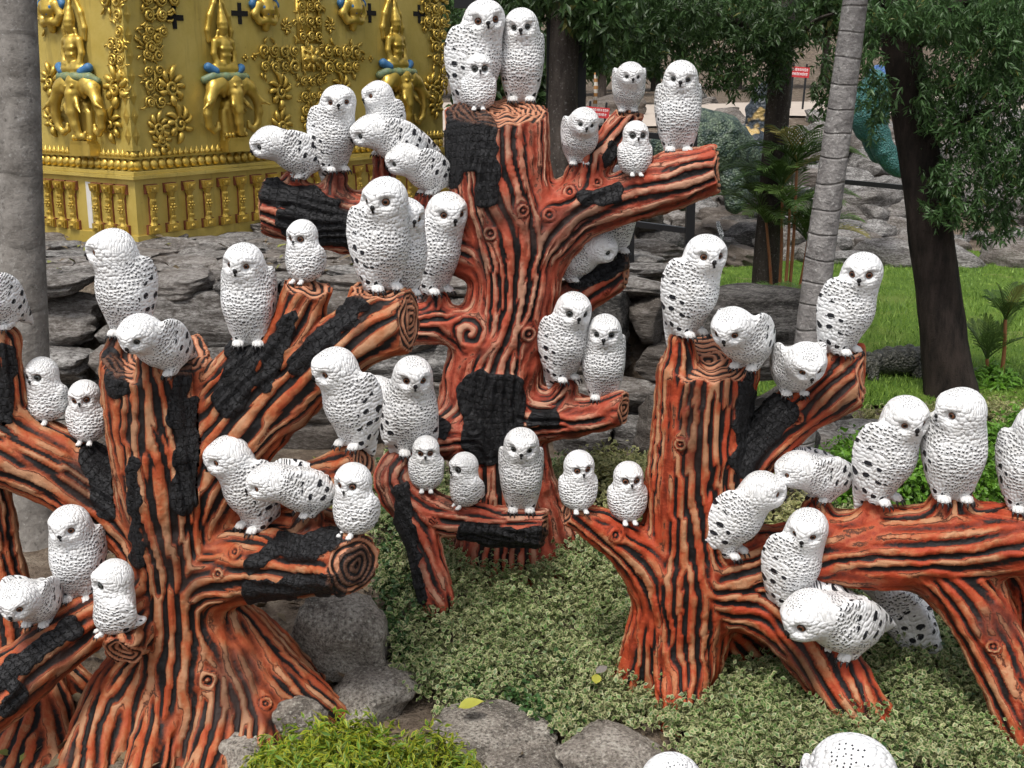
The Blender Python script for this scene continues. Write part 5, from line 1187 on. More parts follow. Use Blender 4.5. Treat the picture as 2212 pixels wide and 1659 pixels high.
# left foreground tree: its branches fan out to both sides
T1 = carved_tree('carved_tree', 'orange carved tree sculpture in the left foreground, burnt log pointing right', 6.55, [
    ('trunk', (0.05, -0.30, 0.95), [(400, 1700, -0.12, 190), (405, 1570, -0.03, 140), (405, 1420, 0, 110), (396, 1250, 0, 98), (372, 1080, 0, 108), (345, 920, 0.0, 108), (335, 765, 0.05, 112)]),
    ('root', False, [(350, 1400, -0.05, 60), (262, 1500, -0.12, 52), (205, 1600, -0.34, 56), (170, 1720, -0.62, 62), (160, 1820, -0.8, 62)]),
    ('root', False, [(400, 1450, -0.15, 50), (345, 1570, -0.32, 46), (308, 1700, -0.64, 48), (300, 1820, -0.85, 48)]),
    ('root', False, [(470, 1450, -0.12, 48), (470, 1570, -0.30, 48), (446, 1700, -0.62, 52), (440, 1800, -0.8, 52)]),
    ('root', False, [(500, 1420, 0.0, 56), (546, 1540, -0.2, 54), (560, 1650, -0.45, 50), (562, 1740, -0.62, 48)]),
    ('root', False, [(500, 1360, 0.05, 60), (585, 1450, 0.02, 58), (665, 1515, -0.02, 50), (725, 1545, 0.0, 34)]),
    ('root', False, [(480, 1340, 0.15, 60), (575, 1400, 0.20, 50), (660, 1470, 0.25, 40)]),
    ('branch', (0.93, -0.30, 0.05), [(430, 1080, 0, 78), (540, 930, 0, 74), (650, 830, -0.05, 64), (770, 735, -0.1, 66), (884, 692, -0.12, 66)]),
    ('branch', (0.25, -0.2, 0.95), [(480, 960, -0.02, 60), (570, 830, -0.02, 56), (630, 720, -0.03, 48), (664, 618, -0.03, 50)]),
    ('branch', (0.1, -0.2, 0.95), [(730, 745, -0.08, 45), (790, 685, -0.08, 48), (822, 630, -0.06, 58)]),
    ('branch', False, [(430, 950, 0.02, 60), (495, 840, 0.03, 62), (538, 772, 0.04, 50)]),
    ('branch', False, [(350, 1190, 0.05, 70), (230, 1085, 0.10, 78), (110, 1000, 0.12, 84), (-60, 940, 0.1, 82)]),
    ('branch', False, [(40, 980, 0.1, 52), (10, 860, 0.1, 44), (0, 740, 0.1, 44)]),
    ('branch', False, [(340, 1275, 0.0, 82), (222, 1322, -0.14, 60), (105, 1408, -0.36, 64), (-40, 1525, -0.62, 72)]),
    ('stub', (-0.1, -0.85, -0.5), [(320, 1330, -0.05, 52), (275, 1375, -0.30, 46), (268, 1405, -0.45, 45)]),
    ('branch', (0.62, -0.75, 0.02), [(420, 1230, 0.0, 92), (560, 1215, -0.10, 80), (680, 1215, -0.28, 68), (765, 1220, -0.46, 66)]),
    ('branch', False, [(440, 1200, 0.0, 50), (560, 1140, 0.02, 34), (660, 1115, 0.0, 30), (735, 1150, -0.1, 40)]),
    ('branch', (0.85, -0.35, 0.3), [(430, 1130, 0.08, 60), (560, 1085, 0.06, 40), (680, 1040, -0.12, 42), (785, 992, -0.26, 44)]),
    ('root', False, [(470, 1400, 0.0, 84), (530, 1500, -0.06, 82), (620, 1590, -0.12, 66)]),
    ('root', False, [(350, 1400, 0.0, 80), (270, 1520, -0.1, 84), (230, 1640, -0.3, 80)]),
    ('stub', False, [(664, 1150, -0.2, 34), (670, 1116, -0.26, 26)]),
    ('stub', False, [(330, 850, -0.16, 34), (325, 780, -0.2, 24), (325, 755, -0.2, 20)]),
    ('stub', False, [(262, 800, 0.05, 30), (262, 740, 0.06, 24)]),
], [(240, 770, 255, 830, 24, 0), (395, 785, 375, 905, 20, 0), (420, 890, 400, 1080, 33, 0), (285, 990, 300, 1210, 14, 0), (205, 985, 235, 1090, 32, 11),
    (530, 760, 500, 860, 38, (10, 8, 7)), (625, 690, 570, 830, 20, (8, 7)), (770, 660, 640, 790, 24, (7, 9)), (15, 760, 15, 905, 17, 12), (-10, 1470, 150, 1360, 24, 13), (40, 1500, 10, 1530, 22, 13),
    (640, 1145, 540, 1225, 16, (15, 16)), (715, 1160, 640, 1195, 26, (15, 16)), (730, 1262, 545, 1275, 22, 15), (765, 1215, 765, 1225, 40, 15)],
    [(508, 1192, 26), (447, 1470, 34), (572, 1520, 26), (470, 1240, 20)], seed=3, lam=0.054, h=0.0118)

T0 = carved_tree('carved_tree', 'orange carved tree trunk at the left edge, mostly cut off by the picture', 6.75, [
    ('trunk', False, [(-40, 980, 0.0, 44), (-8, 1150, 0.0, 42), (22, 1300, -0.02, 46), (55, 1450, -0.12, 62), (70, 1580, -0.36, 84), (70, 1700, -0.62, 100), (70, 1800, -0.75, 110)]),
    ('root', False, [(90, 1440, 0.05, 50), (160, 1475, 0.05, 36), (205, 1500, 0.05, 26)]),
    ('root', False, [(90, 1520, -0.25, 50), (125, 1610, -0.45, 46), (140, 1700, -0.68, 44), (150, 1790, -0.8, 40)]),
], [], [], seed=4)

T2 = carved_tree('carved_tree', 'tall orange carved tree sculpture in the middle, owls on its flat sawn top', 8.25, [
    ('trunk', (0.0, -0.22, 0.97), [(1100, 1235, 0.0, 150), (1098, 1150, 0.0, 122), (1085, 1020, 0, 108), (1055, 900, 0, 104), (1068, 790, 0, 104), (1105, 660, 0, 98), (1112, 540, 0, 104), (1082, 400, 0, 110), (1075, 240, 0.05, 108)]),
    ('root', False, [(1140, 1080, 0.0, 60), (1190, 1160, -0.05, 50), (1245, 1225, -0.1, 34)]),
    ('root', False, [(1060, 1080, -0.1, 60), (1040, 1160, -0.2, 50), (1035, 1225, -0.3, 40)]),
    ('branch', (0.97, -0.2, 0.12), [(1150, 510, 0, 92), (1250, 455, -0.05, 64), (1350, 428, -0.12, 54), (1450, 390, -0.2, 62), (1546, 364, -0.25, 48)]),
    ('branch', (0.2, -0.25, 0.95), [(1235, 430, -0.05, 40), (1290, 345, -0.05, 34), (1335, 280, -0.04, 30), (1362, 242, -0.04, 30)]),
    ('branch', (-0.97, -0.1, 0.1), [(1040, 540, 0.0, 70), (900, 505, 0.05, 62), (760, 480, 0.05, 66), (660, 462, 0.02, 64), (572, 444, 0.0, 56)]),
    ('stub', False, [(720, 440, 0.0, 36), (722, 400, 0.0, 26), (725, 385, 0.0, 24)]),
    ('stub', False, [(635, 425, 0.0, 30), (635, 390, 0.0, 22)]),
    ('stub', False, [(790, 450, 0.08, 30), (825, 400, 0.1, 26), (830, 340, 0.12, 24), (840, 300, 0.12, 20)]),
    ('stub', False, [(900, 480, -0.05, 34), (918, 445, -0.05, 26), (918, 428, -0.05, 22)]),
    ('branch', (-0.97, -0.1, 0.0), [(1060, 730, -0.05, 60), (980, 705, -0.10, 44), (930, 700, -0.10, 42), (876, 700, -0.1, 44)]),
    ('stub', False, [(945, 690, -0.12, 26), (948, 650, -0.12, 20)]),
    ('branch', (0.9, -0.3, 0.1), [(1180, 670, 0.15, 50), (1260, 635, 0.22, 42), (1350, 578, 0.28, 38)]),
    ('branch', (0.93, -0.35, 0.0), [(1110, 890, -0.05, 72), (1200, 900, -0.12, 50), (1280, 895, -0.2, 40), (1347, 882, -0.28, 36)]),
    ('stub', False, [(1210, 870, -0.15, 30), (1222, 838, -0.16, 24)]),
    ('branch', (0.97, -0.2, -0.1), [(1040, 930, -0.1, 70), (930, 955, -0.3, 44), (852, 1018, -0.5, 36), (868, 1070, -0.58, 40), (950, 1108, -0.62, 42), (1060, 1132, -0.64, 40), (1175, 1142, -0.66, 42)]),
    ('stub', False, [(872, 1024, -0.5, 30), (876, 1002, -0.5, 24)]),
    ('root', False, [(880, 1080, -0.6, 40), (915, 1180, -0.72, 36), (945, 1300, -0.85, 34)]),
    ('stub', False, [(1255, 410, -0.1, 30), (1250, 372, -0.1, 24)]),
    ('stub', False, [(1278, 400, -0.14, 24), (1277, 346, -0.15, 15)]),
], [(1010, 260, 1010, 330, 42, 0), (985, 300, 985, 385, 20, 0), (1050, 300, 1055, 430, 24, 0), (1015, 240, 1045, 280, 34, 0), (1265, 428, 1330, 415, 22, 3), (1325, 318, 1290, 362, 12, 4),
    (590, 425, 715, 425, 24, 5), (640, 475, 900, 525, 38, 5), (585, 410, 640, 410, 20, 5), (1025, 830, 1100, 830, 26, (0, 13, 15)), (1040, 850, 1050, 960, 50, (0, 15, 13)), (1100, 860, 1090, 960, 34, (0, 13)),
    (1160, 905, 1190, 905, 18, 13), (1250, 605, 1345, 565, 20, 12), (900, 940, 950, 925, 24, 15), (1010, 1150, 1165, 1163, 24, 15), (868, 1090, 905, 1290, 20, 17), (870, 1060, 880, 1110, 18, (15, 17))],
    [(1060, 505, 26), (1232, 415, 26), (1015, 720, 60), (1140, 722, 30), (1020, 925, 34), (1185, 465, 26), (985, 985, 26), (1290, 395, 18), (1130, 455, 26), (1310, 630, 12), (930, 1125, 16)], seed=5, lam=0.045, h=0.0115, mat='carved_pink')

T3 = carved_tree('carved_tree', 'orange carved tree sculpture on the right with a long arching branch', 6.8, [
    ('trunk', (-0.05, -0.25, 0.96), [(1470, 1400, 0.05, 95), (1482, 1290, 0, 98), (1490, 1180, 0, 96), (1492, 1060, 0, 96), (1508, 920, 0, 98), (1530, 775, 0.03, 104)]),
    ('root', False, [(1450, 1270, 0.0, 70), (1416, 1350, 0.0, 60), (1385, 1440, 0.0, 54), (1355, 1510, -0.02, 50)]),
    ('root', False, [(1480, 1330, -0.04, 68), (1475, 1430, -0.12, 60), (1472, 1540, -0.26, 60), (1470, 1640, -0.36, 64)]),
    ('root', False, [(1540, 1280, 0.1, 60), (1580, 1370, 0.22, 50), (1640, 1440, 0.3, 46), (1700, 1490, 0.32, 40)]),
    ('root', (0.75, -0.35, -0.45), [(1520, 1250, 0.0, 90), (1620, 1300, -0.05, 66), (1720, 1355, -0.12, 68), (1790, 1440, -0.25, 68), (1890, 1580, -0.5, 60)]),
    ('stub', False, [(1700, 1350, -0.15, 40), (1686, 1312, -0.18, 32), (1672, 1285, -0.16, 22)]),
    ('stub', False, [(1795, 1440, -0.25, 40), (1808, 1405, -0.27, 32)]),
    ('branch', (-0.85, -0.3, 0.3), [(1450, 1260, 0.0, 80), (1370, 1190, -0.05, 54), (1300, 1140, -0.08, 40), (1222, 1105, -0.1, 26)]),
    ('branch', (0.95, -0.2, 0.1), [(1560, 1060, 0, 66), (1640, 965, 0.0, 56), (1725, 885, -0.02, 58), (1790, 840, -0.03, 62), (1852, 812, -0.04, 60)]),
    ('stub', (0.1, -0.2, 0.95), [(1800, 850, -0.03, 44), (1818, 790, -0.03, 40), (1822, 758, -0.03, 38)]),
    ('stub', False, [(1788, 800, -0.02, 24), (1787, 745, -0.02, 18)]),
    ('branch', False, [(1500, 1240, 0.0, 90), (1640, 1215, -0.05, 66), (1780, 1186, -0.12, 78), (1900, 1184, -0.2, 86), (2060, 1172, -0.3, 84), (2270, 1160, -0.45, 76)]),
    ('root', False, [(1990, 1190, -0.25, 76), (2090, 1285, -0.35, 72), (2165, 1430, -0.5, 64), (2245, 1640, -0.72, 62)]),
    ('root', False, [(2200, 1180, -0.3, 46), (2225, 1300, -0.3, 40), (2240, 1560, -0.3, 46)]),
    ('stub', False, [(1765, 1140, -0.1, 40), (1765, 1100, -0.1, 30)]),
    ('stub', False, [(1885, 1120, -0.2, 30), (1885, 1080, -0.2, 22)]),
    ('stub', False, [(2055, 1115, -0.3, 52), (2055, 1088, -0.3, 44)]),
    ('stub', False, [(1468, 800, -0.05, 36), (1470, 745, -0.06, 26)]),
    ('stub', False, [(1605, 810, -0.05, 34), (1605, 770, -0.05, 24)]),
    ('stub', False, [(1640, 1180, -0.05, 34), (1640, 1165, -0.06, 30)]),
    ('root', False, [(1600, 1320, 0.15, 50), (1780, 1390, 0.3, 36), (1970, 1442, 0.25, 32)]),
], [(1620, 830, 1605, 1010, 24, (0, 8)), (1605, 990, 1690, 890, 32, (8, 0)), (1625, 900, 1680, 880, 26, (8, 0))],
    [(1328, 1155, 26), (1470, 960, 24), (1720, 905, 24), (2145, 1395, 26), (1470, 1515, 18), (1690, 1330, 34)], seed=6, lam=0.045, h=0.0118, mat='carved_red')

T4 = carved_tree('carved_tree', 'orange carved stump below the bottom edge carrying two owls whose crowns show', 3.45, [
    ('trunk', False, [(1640, 2640, 0.0, 150), (1640, 2400, 0.0, 120), (1650, 2220, 0.0, 105), (1700, 2110, -0.1, 95)]),
    ('branch', (0.1, -0.1, 0.98), [(1680, 2180, -0.1, 100), (1790, 2080, -0.2, 95), (1830, 1968, -0.22, 95)]),
    ('branch', (-0.2, -0.1, 0.97), [(1640, 2200, 0.0, 90), (1520, 2060, 0.12, 80), (1440, 1928, 0.16, 75)]),
], [], [], seed=8, h=0.028)
# ================================================================ owls
def mat_owl():
    m = NT('painted_white_feathers'); o = m.obj()
    uv = m.sepv(m.attr('fuv', 'Vector')); k = m.sep(m.attr('mask')); dash, spot, crown = k[0], k[1], k[2]
    grime = m.noise(9, 3, 0.6, o)
    def cells(su, sv, off, rnd=0.7):
        U = m.math('MULTIPLY', uv[0], su); V = m.math('ADD', m.math('MULTIPLY', uv[1], sv), off)
        vo = m.n('TexVoronoi', voronoi_dimensions='2D'); vo.inputs['Scale'].default_value = 1.0; vo.inputs['Randomness'].default_value = rnd
        m.l(m.comb(U, V), vo.inputs['Vector']); ps = m.sepv(vo.outputs['Position'])
        return m.math('SUBTRACT', U, ps[0]), m.math('SUBTRACT', V, ps[1]), m.sep(vo.outputs['Color'])[0], vo.outputs['Distance']
    fu, fv, w, wc = cells(1, 1, 0)
    f2 = m.math('MULTIPLY', fu, fu)
    sag = m.math('SUBTRACT', m.math('ADD', fv, m.math('MULTIPLY', m.math('SUBTRACT', w, 0.5), 0.1)), m.math('MULTIPLY', f2, 1.7))
    d = m.math('ABSOLUTE', m.math('ADD', sag, 0.12))
    wide = m.math('ADD', 0.21, m.math('MULTIPLY', w, 0.19))
    a = m.math('MULTIPLY', m.ramp(d, [(0.10, 1.0), (0.22, 0.0)]), m.math('LESS_THAN', m.math('ABSOLUTE', fu), wide))
    a = m.math('MULTIPLY', a, m.math('LESS_THAN', w, m.math('MULTIPLY', dash, 1.05)))
    # big blots on the flight feathers
    su, sv, w2, _ = cells(0.31, 0.25, 0.37, 0.5)
    ca = m.math('ADD', m.math('POWER', m.math('DIVIDE', m.math('ADD', su, m.math('MULTIPLY', fu, 0.12)), 0.29), 2.0), m.math('POWER', m.math('DIVIDE', m.math('ADD', sv, m.math('MULTIPLY', fv, 0.1)), 0.20), 2.0))
    b = m.math('MULTIPLY', m.math('LESS_THAN', ca, m.math('ADD', 0.45, m.math('MULTIPLY', w2, 0.8))), m.math('LESS_THAN', w2, m.math('MULTIPLY', spot, 1.02)))
    b = m.math('MULTIPLY', b, m.math('GREATER_THAN', spot, 0.4))
    cr = m.math('MULTIPLY', m.math('LESS_THAN', m.math('ADD', m.math('MULTIPLY', f2, 1.6), m.math('MULTIPLY', fv, fv)), 0.055), m.math('LESS_THAN', w, m.math('MULTIPLY', crown, 0.85)))
    ink = m.math('MAXIMUM', m.math('MAXIMUM', a, b), cr)
    white = m.mix(m.ramp(grime, [(0.35, 0.0), (0.75, 1.0)]), (0.82, 0.825, 0.83, 1), (0.72, 0.715, 0.70, 1))
    rain = m.ramp(m.noise(7, 3, 0.65, m.mapv(o, (2.4, 2.4, 0.35), (0, 0, 0), (0, 0, 0))), [(0.58, 0.0), (0.78, 0.30)])
    white = m.mix(rain, white, (0.56, 0.53, 0.48, 1))
    c = m.mix(ink, white, (0.014, 0.015, 0.020, 1))
    relief = m.math('MULTIPLY', m.math('MULTIPLY', wc, wc), m.math('SUBTRACT', -1.1, m.math('MULTIPLY', w, 0.9)))
    m.bump(relief, 0.7, 0.011)
    return m.fin(c, 0.5, 0.0, 0.35)
MAT['owl'] = mat_owl()
def mat_eye(c0, name):
    m = NT(name); v = m.sepv(m.obj())
    r = m.math('SQRT', m.math('ADD', m.math('POWER', v[0], 2.0), m.math('POWER', v[2], 2.0)))
    c = m.ramp(r, [(0.42, (0.004, 0.004, 0.004)), (0.46, c0), (0.74, tuple(x * 0.5 for x in c0)), (0.80, (0.006, 0.005, 0.005))])
    return m.fin(c, 0.12, 0.0, 0.5)
MAT['eye_amber'] = mat_eye((0.21, 0.075, 0.030), 'amber_glass_eye'); MAT['eye_grey'] = mat_eye((0.085, 0.090, 0.082), 'grey_glass_eye')
MAT['claw'] = NT('black_claw').fin((0.012, 0.011, 0.012), 0.3)
MAT['owlfoot'] = (lambda m: (m.bump(m.noise(40, 3, 0.6, m.obj()), 0.5, 0.01), m.fin(m.mix(m.noise(14, 3, 0.6, m.obj()), (0.78, 0.78, 0.78, 1), (0.6, 0.585, 0.56, 1)), 0.5, 0, 0.35))[1])(NT('white_feathered_toes'))

def owl_shared():
    S = {}
    b = MB(); b.ball((0, 0, 0), 1.0, 10); S['eye'] = b
    me = b.mesh('eye', True, MAT['eye_amber']); me2 = b.mesh('eye', True, MAT['eye_grey'])
    S['eyes'] = (me, me2)
    b = MB(); b.tube([(0, 0.02, 0.035), (0, -0.018, 0.022), (0, -0.034, -0.004), (0, -0.030, -0.034), (0, -0.018, -0.050)], [0.020, 0.024, 0.022, 0.013, 0.003], 8)
    S['beak'] = b.mesh('beak', True, MAT['claw'])
    f = MB(); c = MB()
    for i, a in enumerate((-32, -10, 12, 34)):
        dx, dy = math.sin(R(a)), -math.cos(R(a)); L = (0.088, 0.105, 0.105, 0.088)[i]
        f.tube([(dx * t * L, dy * t * L, z) for t, z in ((0.0, 0.050), (0.35, 0.048), (0.7, 0.036), (0.95, 0.016))], [0.030, 0.031, 0.028, 0.014], 8)
        c.tube([(dx * t * L, dy * t * L, z) for t, z in ((0.85, 0.020), (1.1, 0.012), (1.22, -0.012), (1.2, -0.035))], [0.010, 0.010, 0.007, 0.001], 6)
    f.ball((0, 0.015, 0.055), (0.058, 0.055, 0.06), 8)
    S['foot'] = f.mesh('foot', True, MAT['owlfoot']); S['claws'] = c.mesh('claws', True, MAT['claw'])
    return S
OWLS = owl_shared()

def rot(ax, a):
    return np.array(Matrix.Rotation(R(a), 3, ax))
def owl_shape(kind, lean, yawb, hyaw, hpitch, spread, hroll=0.0, seed=0):
    """mesh in owl space: feet at the origin, body facing -Y at yaw 0, standing height about 1"""
    B = rot('X', lean) if lean else np.eye(3)           # + lean tips the body towards -Y
    Zb = rot('Z', yawb); pr = []
    def add(c, r, M=None, tagk=0): pr.append((np.array(c, float), np.array(r, float), np.eye(3) if M is None else M, tagk))
    if kind == 'C':
        piv = np.array((0, 0, 0.18))
        add((0, 0.01, 0.34), (0.275, 0.255, 0.30)); add((0, 0.02, 0.20), (0.24, 0.24, 0.19)); add((0, -0.01, 0.52), (0.235, 0.225, 0.20))
        for s in (-1, 1): add((s * 0.225, 0.08, 0.33), (0.065, 0.17, 0.22), rot('X', 14) @ rot('Y', s * 10), 1)
        add((0, 0.27, 0.14), (0.12, 0.15, 0.05), rot('X', 18), 1)
        hc = np.array((0, -0.02, 0.735)); hr = np.array((0.238, 0.235, 0.232)); er = 0.050; ea = 24; ee = -3
    else:
        piv = np.array((0, 0.0, 0.21))
        fat = 1.0 + 0.14 * min(1.0, max(0.0, lean - 20) / 30)
        add((0, -0.015, 0.66), (0.192, 0.182, 0.225)); add((0, -0.015, 0.43), (0.222 * fat, 0.205 * fat, 0.25)); add((0, 0.015, 0.24), (0.155 * fat, 0.145 * fat, 0.17))
        for s in (-1, 1):
            sp = spread
            M = rot('X', -9) @ rot('Y', s * (9 - 20 * sp)) @ rot('Z', -s * 12)
            add((s * (0.175 + 0.05 * sp), 0.065 + 0.02 * sp, 0.41), (0.058, 0.160, 0.335), M, 1)
            add((s * (0.105 + 0.07 * sp), 0.14, 0.20), (0.045, 0.07, 0.29), rot('X', -14) @ rot('Y', s * (14 - 24 * sp)), 1)
        add((0, 0.175, 0.04), (0.085, 0.030, 0.26), rot('X', -14), 2)
        hc = np.array((0, -0.030, 0.822)); hr = np.array((0.186, 0.186, 0.180)); er = 0.033; ea = 27; ee = -3
        if lean > 35: hc = np.array((0, -0.045, 0.775)); hr = hr * 1.06
    bk = np.array((0, (0.16 if kind != 'C' else 0.0) * math.sin(R(max(0, lean - 10))), 0.0))
    tf = lambda q: (B @ (q - piv)) + piv + bk
    vr = random.Random(seed); hr = hr * np.array((vr.uniform(0.95, 1.04), vr.uniform(0.96, 1.03), vr.uniform(0.94, 1.06))); ea += vr.uniform(-2.5, 2); ee += vr.uniform(-4, 3); er *= vr.uniform(0.92, 1.10); brow = vr.uniform(-8, 10); hroll = hroll + vr.uniform(-7, 7); hyaw = hyaw + vr.uniform(-5, 5)
    pr = [(c * np.array((1, 1, 1)), r * np.array((vr.uniform(0.96, 1.06), vr.uniform(0.96, 1.05), vr.uniform(0.97, 1.03))), M, t) for c, r, M, t in pr]
    prw = [(Zb @ tf(c), r, Zb @ B @ M, t) for c, r, M, t in pr]
    H = rot('Z', hyaw) @ rot('X', hpitch) @ rot('Y', hroll)
    hcw = Zb @ tf(hc)
    head = [(hcw, hr, H, 3)]
    s_ = hr[0] / 0.178
    def hd(az, el, k=1.0):
        az, el = R(az), R(el); return np.array((math.sin(az) * math.cos(el), -math.cos(az) * math.cos(el), math.sin(el))) * hr * k
    for s in (-1, 1):
        head.append((hcw + H @ hd(s * 22, 19, 0.925), np.array((0.072, 0.034, 0.026)) * s_, H @ rot('Z', s * 25) @ rot('Y', -s * ((16 + brow) if kind != 'C' else -14 + brow)), 3))
        head.append((hcw + H @ hd(s * 20, -26, 0.86), np.array((0.066, 0.040, 0.05)) * s_, H @ rot('Z', s * 24), 3))
    head.append((hcw + H @ hd(0, -4, 0.955), np.array((0.024, 0.030, 0.055)) * s_, H, 3))
    legs = []
    if kind != 'C':
        for s in (-1, 1):
            a = Zb @ tf(np.array((s * 0.085, 0.02, 0.26))); b_ = Zb @ np.array((s * 0.088, -0.0, 0.05)); legs.append((a, b_, 0.085, 0.058))
    sub = [(hcw + H @ hd(s * ea, ee, 1.13), er * 1.45) for s in (-1, 1)]
    h = 0.0182; k = 30.0
    pts = np.array([c for c, *_ in prw + head]); ext = np.array([r.max() for _, r, *_ in prw + head])
    lo = (pts - ext[:, None]).min(0) - 0.06; hi = (pts + ext[:, None]).max(0) + 0.06; lo[2] = min(lo[2], -0.02)
    n = np.ceil((hi - lo) / h).astype(int) + 1
    ax = [(lo[a_] + np.arange(n[a_]) * h).astype(np.float32) for a_ in range(3)]
    acc = np.full(n, 1e-16, np.float32)
    def ell(p, c, r, M):
        q = (p - c.astype(np.float32)) @ M.astype(np.float32); q = q / r.astype(np.float32)
        k0 = np.sqrt((q * q).sum(-1)); q = q / r.astype(np.float32)
        return (k0 - 1.0) * k0 / np.maximum(np.sqrt((q * q).sum(-1)), 1e-5)
    def box(c, e):
        i0 = np.maximum(0, ((c - e - lo) / h).astype(int)); i1 = np.minimum(n, ((c + e - lo) / h).astype(int) + 2)
        g = np.stack(np.meshgrid(ax[0][i0[0]:i1[0]], ax[1][i0[1]:i1[1]], ax[2][i0[2]:i1[2]], indexing='ij'), -1)
        return g, tuple(slice(i0[a_], i1[a_]) for a_ in range(3))
    for c, r, M, t in prw + head:
        g, sl = box(c, np.sqrt(((M * r) ** 2).sum(1)) + 0.07)
        kk = k if t == 0 else (34.0 if t < 3 else 33.0)
        acc[sl] += np.exp(np.clip(-kk * ell(g, c, r, M), -34, 34))
    for a0, b0, ra, rb in legs:
        g, sl = box((a0 + b0) / 2, np.abs(a0 - b0) / 2 + ra + 0.06)
        acc[sl] += np.exp(np.clip(-k * dist_seg(g, a0.astype(np.float32), b0.astype(np.float32), ra, rb)[0], -34, 34))
    D = -np.log(acc) / k
    for c, r in sub:
        g, sl = box(c, np.full(3, r + 0.05)); e = np.sqrt(((g - c.astype(np.float32)) ** 2).sum(-1)) - r
        d = D[sl]; D[sl] = np.maximum(d, -e) + 0.005 * np.exp(-((d + e) / 0.016) ** 2)
    V, Fq = surface_nets(D, lo, h)
    V = V.astype(np.float64)
    # ---- feather coordinates
    db = np.min([ell(V, c, r, M) for c, r, M, t in prw], 0); dh = np.min([ell(V, *q[:3]) for q in head], 0)
    dw = np.min([ell(V, c, r, M) for c, r, M, t in prw if t in (1, 2)], 0); d0 = np.min([ell(V, c, r, M) for c, r, M, t in prw if t == 0], 0)
    ish = dh < db; wing = np.clip((d0 - dw) / 0.02 + 0.5, 0, 1) * (~ish)
    qb = (V @ Zb - piv - bk) @ B + piv; qh = (V - hcw) @ H
    th = np.arctan2(qb[:, 0], -qb[:, 1]); tz = qb[:, 2]
    hh = np.arctan2(qh[:, 0], -qh[:, 1]); big = 1.0 if kind != 'C' else 0.78
    el = np.degrees(np.arctan2(qh[:, 2], -qh[:, 1])); crown = np.zeros(len(V)); dash = np.zeros(len(V)); spot = np.zeros(len(V))
    ath = np.abs(np.degrees(th))
    if kind == 'C':
        dash = np.clip((0.50 - tz) / 0.10, 0, 0.95) * np.clip((ath - 8) / 40 + 0.55, 0, 1); spot = np.clip((ath - 95) / 20, 0, 1) * (tz < 0.42) * 0.75
        dash = np.where(ath > 110, dash * 0.35, dash)
    else:
        throat = np.clip((tz - 0.52) / 0.10, 0, 1) * np.clip((56 - ath) / 16, 0, 1)
        dash = (1.0 - 0.95 * throat) * np.clip((tz - 0.05) / 0.06, 0, 1); dash = np.where(tz > 0.74, dash * 0.4, dash)
        edge = 60 + 34 * np.clip((0.46 - tz) / 0.4, 0, 1)
        fl = np.clip((ath - edge) / 7 + 0.5, 0, 1) * np.clip((168 - ath) / 10, 0, 1) * np.clip((0.50 + 0.0012 * (ath - 60) - tz) / 0.04, 0, 1)
        wing = np.maximum(wing * (tz < 0.5), fl); spot = wing; dash = dash * (1 - 0.92 * wing)
        tl = (qb[:, 1] > 0.11) & (tz < 0.17); spot = np.where(tl & ~ish, 0.9, spot); dash = np.where(tl, 0, dash)
        crown = np.clip((0.095 - np.abs(qh[:, 0])) / 0.03, 0, 1) * np.clip((el - 32) / 10, 0, 1) * np.clip((0.10 - qh[:, 1]) / 0.05, 0, 1) * (qh[:, 2] > 0.05)
    me = mesh_np('body', V, Fq, True, MAT['owl'])
    # one set of feather coordinates for each face (head, crown or body), so that no mark is stretched where they meet
    fh = ish[Fq].sum(1) >= 2; fc = fh & (el[Fq].mean(1) > 34) & (el[Fq].mean(1) < 170); cls = np.where(fc, 2, np.where(fh, 1, 0))[:, None].repeat(4, 1).ravel(); vi = Fq.ravel()
    wv = (0.45 * vnoise(V * 9.0, 3) + 0.25 * vnoise(V * 21.0, 4))[vi]; wu = (0.35 * vnoise(V * 8.0, 5))[vi]
    def unwrap(t):
        t = t[Fq].copy(); w = (t.max(1) - t.min(1)) > math.pi; t[w] = np.where(t[w] < 0, t[w] + 2 * math.pi, t[w]); return t.ravel()
    cu = np.select([cls == 2, cls == 1], [qh[vi, 0] / 0.026, unwrap(hh) / (2 * math.pi) * 40 * big], unwrap(th) / (2 * math.pi) * 42 * big) + wu
    cv_ = np.select([cls == 2, cls == 1], [80 + qh[vi, 1] / 0.023, 40 + qh[vi, 2] / 0.032 * big], tz[vi] / 0.034 * big) + wv
    a = me.attributes.new('fuv', 'FLOAT_VECTOR', 'CORNER'); a.data.foreach_set('vector', np.stack((cu, cv_, np.zeros(len(vi))), -1).astype(np.float32).ravel())
    attr(me, 'mask', np.clip(np.stack((np.where(cls > 0, 0, dash[vi]), np.where(cls > 0, 0, spot[vi]), np.where(cls > 0, crown[vi], 0)), -1), 0, 1), 'CORNER')
    eyes = [(hcw + H @ hd(s * ea, ee, 0.955 - 0.45 * er / hr[0]), H @ rot('Z', s * ea * 0.75)) for s in (-1, 1)]
    beak = (hcw + H @ hd(0, -14, 1.13), H)
    return me, eyes, beak, er, s_, Zb
OWL_LIST = []
